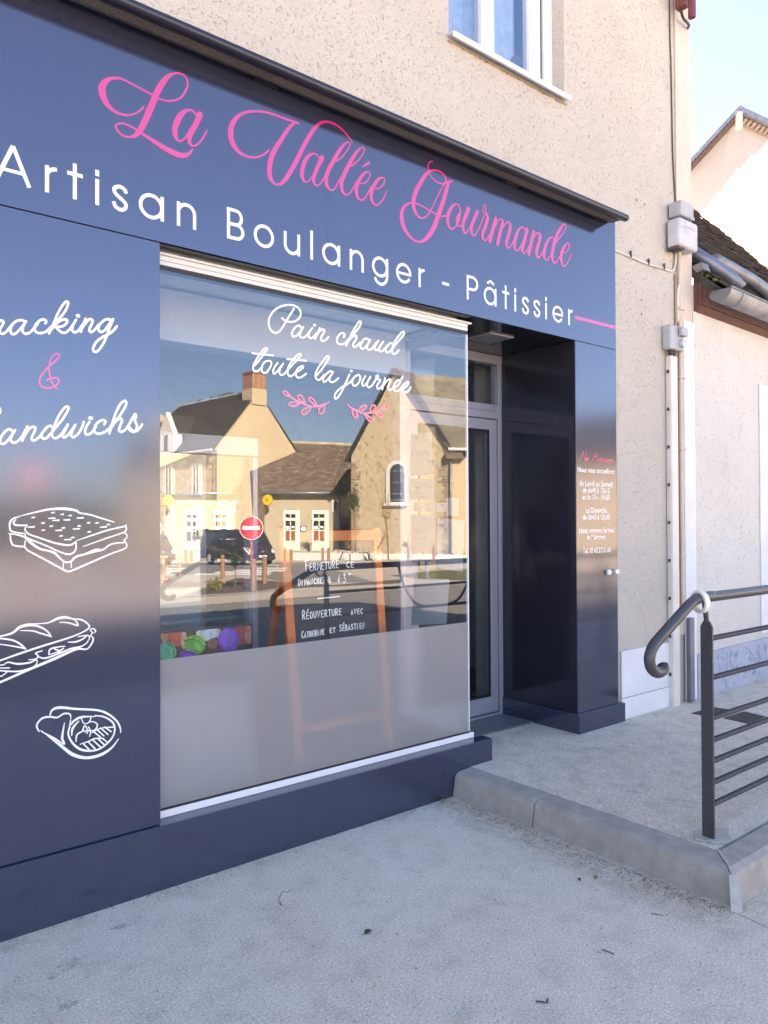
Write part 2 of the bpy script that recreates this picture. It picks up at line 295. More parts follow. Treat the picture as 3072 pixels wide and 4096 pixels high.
STROKES = {
 'name': [[11859,31147,72,11650,30881,72,11286,30639,88,10927,30564,118,10603,30632,171,10342,30865,253,10218,31201,282,10284,31516,225,10487,31766,149,10751,31906,105,11017,31958,94,11347,31914,93,11774,31841,88,12208,31767,89,12491,31714,80,12778,31721,80,13101,31833,83,13428,32070,86,13660,32449,92,13744,32792,88,13628,33032,101,13364,33054,89,13135,32960,98,12908,32769,157,12651,32399,227,12397,31879,241,12271,31531,250,12114,31112,254,11896,30556,250,11711,30164,224,11528,29911,155,11316,29769,101,11046,29743,104,10838,29855,104,10750,30003,87,10794,30106,76,10957,30204,84,11166,30227,89,11406,30186,94,11650,30115,102,11926,30022,137,12458,29854,200,12936,29725,246,13358,29682,231,13655,29762,188,13856,29941,111,13950,30102,74],[14111,31597,93,14010,31689,111,13825,31696,101,13592,31549,162,13361,31222,238,13197,30796,241,13180,30480,220,13261,30304,150,13392,30261,84,13557,30382,76,13723,30622,74,13891,30989,58],[14297,31675,249,14093,31181,229,13890,30769,212,13806,30491,194,13839,30297,152,13990,30249,85,14193,30391,78,14398,30676,75,14604,31092,71],[17609,31169,78,17362,30919,82,17088,30730,88,16786,30607,98,16458,30568,118,16134,30629,172,15873,30837,245,15744,31084,265,15716,31362,261,15774,31694,230,15963,32043,177,16256,32351,134,16612,32563,121,16972,32703,117,17399,32809,113,17832,32851,108,18209,32854,105,18591,32857,117,18914,32867,116,19168,32886,104],[19011,32857,74,18783,32658,139,18493,32248,176,18205,31774,196,17889,31241,219,17701,30751,240,17622,30322,251,17668,29984,234,17822,29784,160,18010,29749,111,18199,29820,137,18454,30096,187,18711,30498,215,19004,31025,220,19268,31548,212,19501,32010,200,19769,32486,192,20039,32911,174,20244,33152,145,20463,33343,128,20753,33475,115,21046,33522,116,21342,33498,112,21640,33397,106,21901,33250,111,22244,32989,90],[20322,31630,94,20215,31732,95,20038,31753,86,19790,31619,135,19544,31281,200,19386,30853,217,19350,30521,213,19436,30340,158,19575,30291,83,19715,30374,71,19891,30586,69,20070,30902,59],[20484,31693,238,20285,31291,207,20105,30913,193,19997,30586,185,20014,30383,162,20156,30289,95,20317,30378,72,20497,30622,71,20680,30927,60],[21269,31760,67,21568,32001,68,21871,32366,72,22081,32706,78,22101,32866,92,21968,32886,73,21721,32657,128,21420,32230,187,21122,31717,208,20863,31250,213,20715,30847,218,20714,30547,214,20822,30367,163,21005,30290,96,21189,30422,82,21376,30730,75,21564,31086,63],[22172,31781,69,22481,32056,70,22793,32427,74,22971,32761,81,22991,32892,94,22854,32897,74,22600,32664,131,22289,32231,192,21981,31694,216,21752,31231,221,21600,30853,223,21599,30548,213,21711,30365,158,21899,30309,96,22089,30452,83,22282,30734,76,22437,31024,65],[22747,31094,64,23022,31201,70,23260,31470,78,23340,31712,98,23222,31804,82,22985,31658,130,22709,31316,184,22514,30921,218,22493,30575,215,22588,30353,164,22782,30296,92,22978,30425,85,23216,30770,79,23377,31095,68],[22861,31943,46,23046,32091,104,23272,32267,151],[23677,31098,65,23940,31202,71,24185,31459,79,24268,31689,93,24146,31782,84,23902,31650,133,23618,31287,189,23436,30923,216,23394,30598,213,23493,30373,168,23713,30288,96,23935,30425,86,24181,30743,80,24397,31151,83],[27547,33607,89,27352,33486,82,27243,33279,103,27263,33125,109,27327,32952,102,27498,32746,88,27802,32606,91,28198,32603,84,28443,32704,81,28533,32875,109,28423,33103,119,28114,33216,111,27762,33189,108,27457,33079,119,27197,32884,173,26939,32588,218,26555,32008,247,26258,31425,267,26193,30970,269,26295,30652,222,26502,30453,144,26797,30400,99,27096,30569,87,27356,30889,83,27619,31339,79,27972,31946,79,28330,32527,75,28645,32825,92,29030,32954,106],[28803,32868,126,28666,32619,215,28529,32257,253,28369,31793,273,28144,31282,282,27920,30774,290,27698,30239,293,27348,29708,271,26959,29301,185,26578,29119,123,26202,29127,131,25790,29343,198,25507,29679,267,25387,30051,274,25430,30433,218,25636,30764,138,25965,30979,94,26339,31055,90,26759,31038,91,27270,30947,95,27746,30859,93,28185,30847,84,28542,30978,74],[29501,31761,90,29271,31793,93,28996,31565,170,28723,31169,237,28630,30821,231,28695,30512,199,28897,30349,124,29124,30452,90,29355,30704,95,29541,31046,100,29591,31454,111,29546,31673,108,29432,31792,104],[29599,31374,55,29427,31182,174,29347,30932,217,29332,30699,116,29492,30622,73,29701,30739,81,29842,30955,75],[30246,31770,278,30031,31333,253,29842,30955,233,29793,30645,229,29907,30374,142,30095,30452,95,30332,30775,91,30525,31122,79],[30931,31776,248,30717,31370,232,30500,30948,221,30449,30602,206,30590,30368,118,30806,30519,102,31098,30958,95,31394,31537,89,31553,31814,80],[31459,31838,102,31379,31967,99,31424,32184,82,31555,32348,67,31640,32220,99,31584,31963,110,31674,31836,193,31765,31671,253,31698,31430,251,31560,31098,240,31369,30716,222,31340,30449,202,31500,30318,107,31689,30418,95,31909,30731,86],[32439,31763,251,32186,31135,264,31933,30372,266],[32407,31301,82,32633,31697,83,32857,31836,101,33013,31733,242,32909,31384,251,32737,30924,262,32576,30364,265],[33078,31462,76,33307,31728,78,33535,31841,110,33677,31703,223,33587,31277,240,33412,30814,234,33324,30525,232,33464,30346,133,33636,30423,98,33869,30725,93,34045,31075,88],[34990,31686,123,34902,31822,116,34695,31831,97,34399,31585,178,34162,31141,241,34013,30720,254,34039,30455,205,34212,30338,103,34418,30481,94,34686,30833,82],[35170,31788,265,34986,31293,262,34774,30774,257,34711,30448,220,34858,30343,95,35068,30487,97,35280,30810,86],[35760,31790,272,35523,31101,272,35288,30386,272],[35646,31287,84,35954,31696,86,36201,31834,107,36354,31722,253,36258,31348,254,36069,30906,251,35973,30567,260,36094,30354,142,36310,30441,103,36561,30775,100,36752,31139,94],[37643,31786,103,37516,31858,98,37293,31807,108,37006,31478,197,36782,31065,263,36684,30682,271,36744,30434,202,36931,30353,95,37153,30521,102,37410,30881,89],[37899,31722,80,38358,32156,94,38757,32662,105,38826,32926,138,38661,32969,97,38363,32671,182,37968,32147,259,37705,31596,302,37507,31024,310,37471,30610,276,37628,30359,146,37885,30454,107,38181,30844,102,38346,31126,96],[38543,31169,71,38873,31283,87,39143,31632,113,39145,31840,131,38946,31837,109,38612,31493,213,38378,31051,283,38341,30673,269,38501,30378,169,38731,30385,104,39067,30786,104,39325,31236,99]],
 'line': [[39682,27348,221,41826,27364,222,44118,27380,224]],
 'snack': [[6155,21752,91,6299,21749,93,6347,21571,82,6300,21352,80],[6493,21328,81,6541,21602,79,6663,21782,83,6748,21755,88,6712,21629,80,6639,21484,80,6626,21362,89,6712,21321,89,6835,21407,81,6958,21587,81,7082,21769,81],[7460,21857,97,7358,21908,93,7182,21852,84,7033,21680,81,6978,21510,83,7008,21380,94,7108,21368,86,7233,21495,82,7384,21708,82,7498,21890,82],[7490,21889,83,7396,21656,83,7384,21504,91,7485,21438,93,7638,21516,84,7766,21686,83,7895,21872,84],[8156,21919,86,8182,22014,96,8090,22055,93,7947,21976,85,7818,21804,84,7792,21636,90,7870,21538,98,8025,21548,91,8208,21645,86,8366,21836,85],[8366,21808,85,8632,22157,86,8847,22473,86,8955,22745,88,8955,22836,102,8874,22844,87,8739,22651,86,8578,22316,86,8419,21900,86,8287,21568,86],[8393,21756,85,8578,22009,86,8766,22157,90,8915,22170,102,8901,22046,87,8766,21913,89,8552,21837,86,8632,21738,100,8739,21676,99,8861,21688,90,9010,21824,87,9146,22043,88,9250,22236,88],[9242,22229,88,9132,21984,89,9105,21825,96,9187,21752,97,9325,21830,88,9477,22067,89],[9602,22330,90,9505,22072,90,9421,21797,90],[9449,21920,89,9644,22222,89,9770,22343,93,9863,22301,100,9827,22151,91,9756,21997,92,9748,21881,102,9827,21856,92,9954,21984,90,10096,22194,90],[10587,22374,107,10470,22452,101,10311,22388,91,10139,22201,91,10082,22019,98,10153,21914,102,10297,21980,91,10470,22225,92,10630,22484,92],[10645,22486,94,10499,22113,94,10383,21746,93,10239,21435,92,10067,21180,91,9925,21126,103,9883,21255,93,10011,21518,91,10239,21725,92,10470,21875,92,10645,22033,92,10791,22232,92],[9305,22389,140,9333,22394,140],[6467,18434,89,6583,18443,84,6642,18560,81,6618,18670,91,6525,18598,83],[7056,17870,90,6967,17954,91,6848,17903,84,6701,17717,82,6643,17521,82,6701,17413,90,6819,17468,84,6997,17704,83,7131,17940,83],[7131,17923,83,7011,17689,82,6997,17543,86,7101,17479,90,7236,17558,85,7387,17763,84,7493,17998,84],[7545,18100,84,7463,17833,84,7372,17560,84],[7417,17700,84,7569,17971,85,7707,18095,89,7809,18070,90,7784,17921,85,7707,17751,85,7692,17636,90,7784,17609,90,7939,17734,87,8063,17907,86],[8442,18100,95,8346,18176,94,8220,18117,88,8063,17907,86,8032,17740,89,8126,17687,92,8252,17771,88,8473,18069,88,8762,18459,88,8972,18847,89,8940,18938,96,8826,18874,88,8633,18582,88,8473,18202,87,8394,17930,88,8410,17781,93,8537,17740,92,8697,17867,89,8826,18061,89,8956,18272,89],[8956,18265,89,8842,18028,89,8768,17855,90,8826,17785,93,8972,17903,90,9119,18115,90,9218,18285,90],[9224,18286,90,9103,18013,90,9070,17875,93,9152,17813,93,9317,17943,91,9449,18173,91,9532,18418,91],[9743,18428,92,9616,18220,92,9582,18012,95,9666,17950,96,9818,18029,92,9987,18282,92],[10302,18381,94,10347,18500,100,10227,18542,95,10055,18425,93,9936,18243,93,9936,18071,98,10055,18010,97,10261,18059,94,10469,18213,94,10608,18433,94],[10573,18360,94,10854,18698,95,11103,19107,96,11157,19306,101,11085,19359,96,10925,19214,95,10749,18864,95,10608,18433,96,10493,18047,96],[10556,18254,94,10748,18531,95,10925,18651,98,10989,18568,99,10907,18350,97,10872,18189,101,10978,18144,97,11138,18261,96,11282,18484,97,11444,18781,97,11517,18887,99,11542,18790,101,11499,18626,102,11571,18471,103,11564,18292,99,11426,18175,99,11282,18254,104,11246,18375,103],[11282,18343,104,11426,18204,102,11608,18242,97,11791,18488,98],[9777,18575,151,9804,18577,151]],
 'amp': [[8209,19840,67,8314,19913,69,8473,19959,72,8606,19940,75,8633,19837,68,8553,19717,67,8393,19602,69,8209,19555,72,8026,19591,74,7948,19734,68,8000,19960,65,8156,20199,66,8340,20415,66,8526,20606,66,8646,20775,67,8619,20855,76,8499,20839,68,8366,20696,66,8301,20438,67,8288,20187,69,8327,19942,71,8393,19755,73,8553,19564,74]],
 'pain': [[19318,24537,91,19158,24288,91,18956,23985,91,18756,23660,90,18557,23386,87,18360,23254,85,18165,23265,97,18000,23420,103,17951,23677,98,18029,23954,90,18252,24256,85,18561,24479,84,18901,24616,85,19217,24672,90,19507,24619,102,19667,24448,110,19651,24223,95,19446,23991,86,19214,23892,86,18984,23862,90,18813,23889,96,18658,23973,100],[19722,23677,107,19620,23779,94,19445,23720,86,19270,23520,92,19198,23337,102,19240,23221,100,19385,23242,86,19560,23392,89,19737,23617,92,19820,23741,93],[19811,23728,94,19678,23509,96,19618,23326,107,19706,23240,95,19883,23267,87,20061,23443,91,20211,23640,93],[20331,23784,94,20151,23531,98,20120,23352,111,20239,23269,90,20389,23367,90,20541,23540,93],[20769,23840,98,20616,23552,98,20473,23274,98],[20540,23414,95,20723,23669,92,20891,23796,88,21023,23778,114,20982,23632,100,20859,23462,100,20828,23306,113,20935,23245,92,21088,23319,91,21259,23496,94],[20437,23939,134,20470,23944,134],[22172,23616,104,22236,23748,118,22141,23806,96,21981,23761,92,21806,23567,101,21758,23380,115,21852,23253,106,22042,23241,91,22266,23351,93,22460,23560,97],[22460,23508,97,22786,23869,98,23083,24203,101,23232,24450,110,23210,24539,109,23101,24508,95,22952,24314,102,22721,23964,103,22492,23539,104,22314,23215,103],[22427,23452,96,22655,23667,95,22851,23801,92,22956,23764,121,22899,23572,106,22767,23397,106,22750,23264,120,22864,23228,92,23012,23327,97,23178,23508,99],[23746,23696,110,23612,23761,98,23445,23705,96,23277,23496,104,23194,23326,119,23276,23206,104,23442,23256,95,23644,23469,102,23820,23720,105],[23813,23706,106,23661,23472,109,23610,23305,123,23710,23213,101,23879,23263,96,24049,23447,103,24186,23627,105],[24341,23761,106,24151,23488,109,24099,23321,125,24201,23255,95,24356,23356,102,24530,23595,106,24652,23753,106],[24652,23747,106,24425,23446,110,24390,23281,126,24528,23232,95,24736,23382,102,24912,23596,106],[25335,23737,102,25159,23753,95,24982,23606,103,24841,23424,117,24858,23264,122,25015,23258,96,25227,23450,104,25513,23763,105,25838,24084,106,26064,24365,115,26057,24469,105,25876,24391,102,25586,24074,108,25335,23710,114,25245,23425,124,25262,23264,126,25403,23229,97,25546,23317,101,25708,23462,103],[22608,22007,129,22647,22012,129],[22516,21840,106,22354,21523,105,22160,21166,104,21968,20837,101,21745,20584,94,21620,20584,113,21636,20752,104,21810,20975,96,22096,21185,93,22385,21346,94,22612,21513,98,22710,21642,102],[23104,21870,93,22939,21825,95,22742,21645,103,22676,21456,118,22757,21308,103,22937,21354,95,23102,21529,106,23186,21748,119,23104,21870,106,22972,21850,93],[23502,21864,106,23334,21607,110,23300,21419,121,23382,21363,93,23567,21501,102,23719,21717,106,23820,21861,106],[23820,21861,107,23634,21588,112,23616,21401,123,23717,21319,94,23937,21462,102,24108,21694,106,24262,21872,106,24324,21959,123,24263,21992,95,24194,21931,119,24228,21828,117,24348,21802,103,24450,21773,126,24381,21645,109,24243,21469,115,24259,21337,115,24414,21340,97,24587,21506,107,24692,21679,111],[24763,21897,120,24692,21625,119,24579,21323,117],[24656,21514,106,24866,21752,104,25049,21881,96,25140,21832,127,25058,21666,115,24952,21465,123,25004,21335,108,25180,21380,100,25394,21593,106],[25357,21481,99,25607,21617,103,25759,21797,121,25717,21897,108,25573,21859,101,25394,21675,113,25322,21477,128,25392,21335,112,25606,21330,98,25822,21503,106,25967,21656,108],[25861,21973,114,25959,22122,114],[25966,21491,102,26221,21655,106,26361,21836,124,26303,21899,98,26113,21781,107,25949,21571,119,25929,21404,130,26074,21323,102,26293,21373,100,26440,21513,112,26514,21632,117],[17108,22140,85,18184,22186,87],[17214,21603,85,17457,21871,86,17730,22241,88,17867,22427,92,17826,22476,85,17689,22402,85,17458,22109,87,17241,21772,88,17139,21546,94,17173,21385,98,17294,21352,84,17456,21443,84,17619,21606,86],[17921,21907,84,17783,21865,84,17619,21677,90,17578,21481,99,17645,21347,94,17809,21366,84,17975,21554,90,18086,21784,97,18031,21904,97,17907,21900,87],[18420,21879,89,18252,21660,91,18168,21457,99,18223,21367,88,18363,21456,88,18560,21698,90,18707,21882,90],[18716,21887,92,18560,21649,94,18503,21449,102,18587,21350,91,18757,21406,87,18928,21597,90],[19014,21681,90,19302,21986,90,19594,22295,91,19674,22424,104,19609,22453,87,19449,22350,89,19216,22098,91,19014,21803,95,18942,21550,102,18984,21384,103,19127,21352,86,19301,21470,89,19446,21635,91],[18930,22117,88,19991,22178,90],[19446,21586,87,19650,21709,88,19812,21853,95,19768,21892,89,19592,21825,88,19417,21631,95,19387,21456,106,19474,21343,97,19649,21350,87,19826,21457,89,19974,21574,90],[20572,21569,94,20816,21825,95,21093,22188,98,21273,22465,103,21249,22559,99,21125,22510,93,20848,22182,96,20603,21850,99,20496,21561,107,20541,21390,107,20692,21357,89,20845,21475,93,20998,21645,95],[21494,21825,95,21339,21845,90,21121,21684,94,20936,21460,102,20951,21310,106,21089,21338,92,21306,21554,96,21525,21829,98],[21525,21834,100,21337,21557,102,21306,21401,114,21430,21326,93,21617,21398,92,21844,21569,94]],
 'twig1': [[21286,20356,61,21054,20233,75,20687,20111,84,20325,20053,75,19997,20085,72,19674,20167,73,19412,20253,90,19124,20384,81,18981,20480,82],[19124,20372,72,18895,20423,74,18725,20539,79,18731,20613,67,18896,20593,74,19038,20486,78,19152,20375,79],[19615,20149,69,19382,19992,68,19151,19946,70,19022,20020,81,19080,20123,68,19325,20183,68,19615,20174,70],[19894,20150,75,19674,20241,77,19523,20374,82,19523,20503,70,19675,20505,76,19821,20366,83,19909,20152,84],[20536,20110,77,20266,20235,78,20111,20370,83,20123,20453,69,20296,20433,77,20476,20280,83,20581,20126,84],[20235,20032,78,20145,19850,74,19937,19658,69,19745,19642,76,19716,19775,76,19908,19928,69,20205,20030,69],[20961,20174,87,20998,20025,85,20929,19843,76,20761,19753,71,20661,19845,86,20717,20026,75,20931,20171,72],[18895,20496,27,19095,20394,38],[19151,20020,24,19499,20126,34],[19616,20420,29,19821,20218,40],[20236,20357,29,20445,20177,40],[19819,19697,26,20086,19944,36],[20777,19855,28,20900,20118,40]],
 'twig2': [[22394,20336,78,22625,20185,89,22977,20091,100,23333,19981,90,23694,20027,88,24059,20106,89,24388,20279,85,24595,20394,79],[24533,20356,85,24679,20515,78,24922,20553,81,24972,20461,92,24803,20332,77,24512,20290,77],[24099,20078,76,24387,20102,80,24635,20004,91,24642,19908,78,24386,19900,81,24120,20032,86],[23815,20053,97,23824,20293,92,23947,20438,78,24101,20446,87,24150,20322,93,23977,20099,86],[23115,20088,90,23175,20260,83,23375,20395,75,23543,20394,92,23502,20264,82,23254,20100,78],[23432,19973,82,23693,19884,83,23927,19776,92,23942,19640,88,23812,19598,81,23612,19735,90,23432,19942,92],[22723,20116,90,22675,19940,94,22787,19768,87,22936,19743,75,23003,19849,95,22898,20053,94],[24595,20394,32,24846,20482,39],[24222,20040,34,24551,19939,41],[23896,20140,36,24060,20378,44],[23254,20179,33,23454,20339,40],[23532,19950,38,23853,19659,46],[22761,20041,39,22917,19804,46]],
 'sandwich': [[7268,14858,24,7863,15016,59,8332,15117,80,8860,15135,101,9251,15072,81,9390,14981,61,9750,14920,62,10158,14791,62,10677,14633,42],[7268,14844,29,7089,14781,57,6973,14651,63,6964,14434,62,7044,14313,57,7450,14234,49],[7169,14747,28,7089,14646,63,7143,14548,67,7450,14532,58,7550,14546,39],[7532,14536,37,7468,14380,46,7587,14223,57,7910,14090,58,8475,13881,69,8957,13784,70,9163,13845,61,9251,13930,40],[9251,13914,49,9232,13600,60,9055,13454,71,8763,13503,59,8144,13804,58,7542,14077,57,7478,14210,37],[9291,13954,31,9953,14173,62,10468,14332,63,11128,14473,64],[11144,14525,43,11133,14288,64,10888,14175,53,10260,13976,52,9509,13720,31],[11074,14209,42,11181,14128,53,11154,13997,54,11058,13930,43,11127,13854,53,11132,13627,54,10572,13422,63,9851,13136,73,9153,12854,72,8957,12812,70,8763,12901,68,8004,13363,67,7496,13688,56,7478,13990,36],[6929,14242,29,7179,14204,58,7450,14108,66,7679,13888,95,7957,13685,87,8238,13603,69,8475,13512,97,8667,13316,68,8860,13158,69,9055,13176,71,9251,13346,82,9599,13437,82,9953,13555,135,10260,13588,73,10572,13788,63,11074,13840,53],[6973,14217,36,7009,13942,63,7112,13814,66,7451,13762,58],[8787,13161,39,8792,12895,39],[9079,13160,39,9074,12948,39],[8370,14983,40,8456,14993,65],[8695,14919,40,8782,14929,65],[8986,14879,40,9074,14889,66],[8275,14779,40,8484,14788,65],[8418,14704,40,8628,14713,65],[8802,14718,40,9015,14727,66],[9291,14792,41,9509,14802,66],[7692,14809,39,7775,14819,64],[8031,14606,40,8115,14616,64],[7569,14467,39,7771,14475,64],[8313,14490,40,8399,14500,65],[8744,14422,40,8831,14431,65],[8513,14334,40,8724,14342,65],[9143,14382,41,9360,14390,66],[9306,14492,41,9395,14502,66],[9655,14602,41,9745,14612,67],[9968,14601,41,10060,14610,67],[10395,14531,42,10489,14540,68],[10147,14444,41,10374,14453,68],[8036,14345,40,8120,14354,64],[9680,14264,41,9770,14273,67],[8657,14127,40,8744,14136,65],[9074,14060,40,9163,14068,66],[8836,13988,40,9050,13994,66]],
 'baguette': [[6260,10584,57,6650,10630,58,7048,10711,79,7317,10903,99,7681,10944,107,8005,10826,66,8239,10646,55,8358,10456,55],[7317,10773,29,7727,10719,48,8005,10605,57,8343,10468,57],[7773,10974,29,8239,10963,50,8572,11088,91,8860,11114,100,9153,11034,50,9449,10973,59,9699,10783,58,9725,10643,64,9449,10491,52,8958,10337,62,8005,10127,70,7317,9959,69,6651,9782,59,6261,9710,58],[8667,10950,30,8958,10905,49,9311,10767,59],[9104,11048,29,9251,10940,48,9330,10781,48],[6389,10604,47,6650,10559,56,7048,10456,65,7317,10283,63,7485,10096,53],[6389,10405,37,6738,10330,37,7093,10235,47,7485,10110,57],[6262,8931,78,6652,9019,79,7545,9325,90,8477,9629,103,9251,9892,83,9649,9859,53,9851,10093,64,9881,10254,52],[9881,10264,39,9790,10355,40,9851,10442,40,9775,10562,41,9891,10602,50,9972,10502,51,9901,10437,32],[9649,10104,32,9750,10257,41,9699,10354,50,9449,10364,41,9325,10350,31],[8958,10186,30,9251,10171,62,9509,10256,53,9649,10385,42],[8287,9800,39,8334,9993,62,8620,10046,51,8861,10046,30],[8311,9797,31,8629,9886,51,8476,9987,51,8668,9916,40,8812,9991,40,8716,9911,42,8596,9815,41],[7590,9694,29,7829,9696,50,7922,9802,37,7829,9901,50,8052,9970,41],[7889,9791,38,8146,9688,60,8620,9797,62,9055,9934,62,9449,9982,52,9674,10112,43],[6520,9669,37,6739,9614,39,6915,9688,48,7228,9592,67,7636,9591,60,7857,9663,38,7857,9516,40,7682,9391,60,7228,9327,58,6651,9424,47],[6564,9269,37,6695,9228,39,6871,9348,40],[6651,9520,38,6960,9481,38]],
 'wrap': [[7947,7067,53,7868,7301,58,8053,7515,73,8335,7527,69,8573,7463,61,8813,7563,62,9021,7515,55,9065,7357,37],[8326,7588,40,8406,7763,74,8668,7811,99,9252,7669,79,10053,7490,79,10465,7269,77,10778,6957,68,10910,6684,60,10926,6487,31],[8007,7091,26,8383,6728,62,8765,6348,99,9153,5983,120,9649,5774,110,10155,5786,119,10568,5964,80,10841,6262,34],[8837,7219,30,8779,6905,69,8755,6659,85,8823,6437,49,8478,6720,54,8044,7035,36],[9055,7298,40,9026,7062,60,8973,6770,66,9153,6385,72,9449,6117,85,9850,5999,72,10206,6049,67,10568,6317,68,10699,6616,64,10621,6932,67,10309,7191,58,9951,7312,39],[9951,7271,31,9449,7333,83,9178,7237,86,9090,7126,43],[9095,6708,40,9129,6968,84,9350,7198,43],[9439,7284,37,9549,7073,37,9709,7086,44,9790,7287,37,9549,7327,40],[9699,7088,42,9860,7096,39,10033,6965,48,9977,6795,56,9810,6763,38,9699,6935,37],[9489,6819,42,9559,6985,53,9659,6850,40,9574,6754,44],[9252,6458,41,9291,6703,65,9549,6819,43],[9649,6689,43,9709,6791,54,9789,6725,49,9749,6569,42],[9901,6706,47,10155,6455,47],[10028,6760,47,10283,6483,47],[10155,6805,47,10438,6507,47],[10309,6814,47,10568,6587,48],[9850,6689,43,10155,6789,42,10647,6755,52],[9400,6329,32,9699,6375,53,9951,6441,52,10283,6380,41],[9524,6316,46,9724,6074,55],[9699,6359,46,9951,6056,56],[9875,6393,46,10165,6067,56],[10078,6392,47,10309,6127,56],[10232,6389,38,10438,6196,47]],
 'nos': [[39968,18410,46,40156,18494,57,40468,18960,50,40497,18714,70,40569,18415,43,40660,18706,67,40772,18992,66],[40694,18427,69,40657,18518,67,40750,18578,44,40831,18506,71,40748,18403,48,40678,18426,61,40859,18567,52,40931,18604,59,40951,18489,70,40895,18403,51,40819,18400,57,41023,18535,51],[41352,18424,48,41463,18479,59,41661,18773,62,41803,18964,62],[41576,18685,43,41940,18720,44],[42044,18960,64,41884,18717,66,41797,18462,73,41880,18432,46,42050,18557,54],[42220,18592,48,42106,18543,61,42094,18442,65,42206,18423,47,42287,18518,73,42220,18592,50,42389,18573,45],[42475,18604,70,42416,18423,74,42491,18528,56,42606,18584,49],[42834,18567,45,42703,18571,48,42627,18483,73,42683,18418,44,42799,18491,57,42857,18568,74,42815,18431,71,42913,18462,46],[43018,18552,71,42970,18424,59,43087,18504,54],[42973,18628,44,42996,18629,44],[43180,18560,70,43120,18421,75,43191,18509,56,43308,18566,50],[43365,18476,52,43470,18539,67,43424,18571,47,43353,18500,74,43399,18423,47,43539,18464,46],[43646,18564,50,43569,18527,74,43686,18463,76,43597,18418,50]],
}
# ---------------------------------------------------------------- lettering
def cat(pts, sub=7):
    if len(pts) == 2: return pts
    out = []; n = len(pts)
    for i in range(n-1):
        p0 = pts[max(i-1, 0)]; p1 = pts[i]; p2 = pts[i+1]; p3 = pts[min(i+2, n-1)]
        for k in range(sub):
            t = k/sub
            out.append(tuple(.5*((2*b)+(-a+c)*t+(2*a-5*b+4*c-d)*t*t+(-a+3*b-3*c+d)*t**3) for a, b, c, d in zip(p0, p1, p2, p3)))
    out.append(tuple(pts[-1])); return out
def ribbon(mb, pts, y, T=None, rnd=True, th=.0006, dy=.0000):
    """pts (x, z, width) on a plane; T maps (x, z, outward) to the world"""
    T = T or (lambda x, z, o: (x, y-o, z)); n = len(pts); L = []; Rr = []
    if rnd:                                              # rounded ends
        def capp(p, q):
            dx, dz = p[0]-q[0], p[1]-q[1]; l = math.hypot(dx, dz) or 1; dx /= l; dz /= l; h = p[2]/2
            return [(p[0]+dx*h*s, p[1]+dz*h*s, max(p[2]*math.sqrt(max(0, 1-s*s)), p[2]*.12)) for s in (.45, .8, 1.0)]
        pts = capp(pts[0], pts[1])[::-1] + list(pts) + capp(pts[-1], pts[-2]); n = len(pts)
    i0 = len(mb.v)
    for k, p in enumerate(pts):
        a = pts[max(k-1, 0)]; b = pts[min(k+1, n-1)]; tx, tz = b[0]-a[0], b[1]-a[1]; l = math.hypot(tx, tz) or 1
        nx, nz = -tz/l*p[2]/2, tx/l*p[2]/2; o = th*(.5+k/n)
        mb.v.append(tuple(T(p[0]+nx, p[1]+nz, o))); mb.v.append(tuple(T(p[0]-nx, p[1]-nz, o)))
    for k in range(n-1): mb.f.append([i0+2*k, i0+2*k+1, i0+2*k+3, i0+2*k+2])
def traced(key, name, m, parent, y, label=None, rnd=True, sel=slice(None)):
    mb = MB()
    for j, s in enumerate(STROKES[key][sel]):
        pts = [(s[i]/1e4, s[i+1]/1e4, s[i+2]/1e4) for i in range(0, len(s), 3)]
        ribbon(mb, cat(pts), y-.0004-.00007*(j % 9), None, rnd)
    o = mb.build(name, m, parent)
    if label: o['label'] = label
    return o
def arc(cx, cz, r, a0, a1, n=20, rz=None):
    rz = rz or r
    return [(cx+r*math.cos(R_(a0+(a1-a0)*k/n)), cz+rz*math.sin(R_(a0+(a1-a0)*k/n))) for k in range(n+1)]
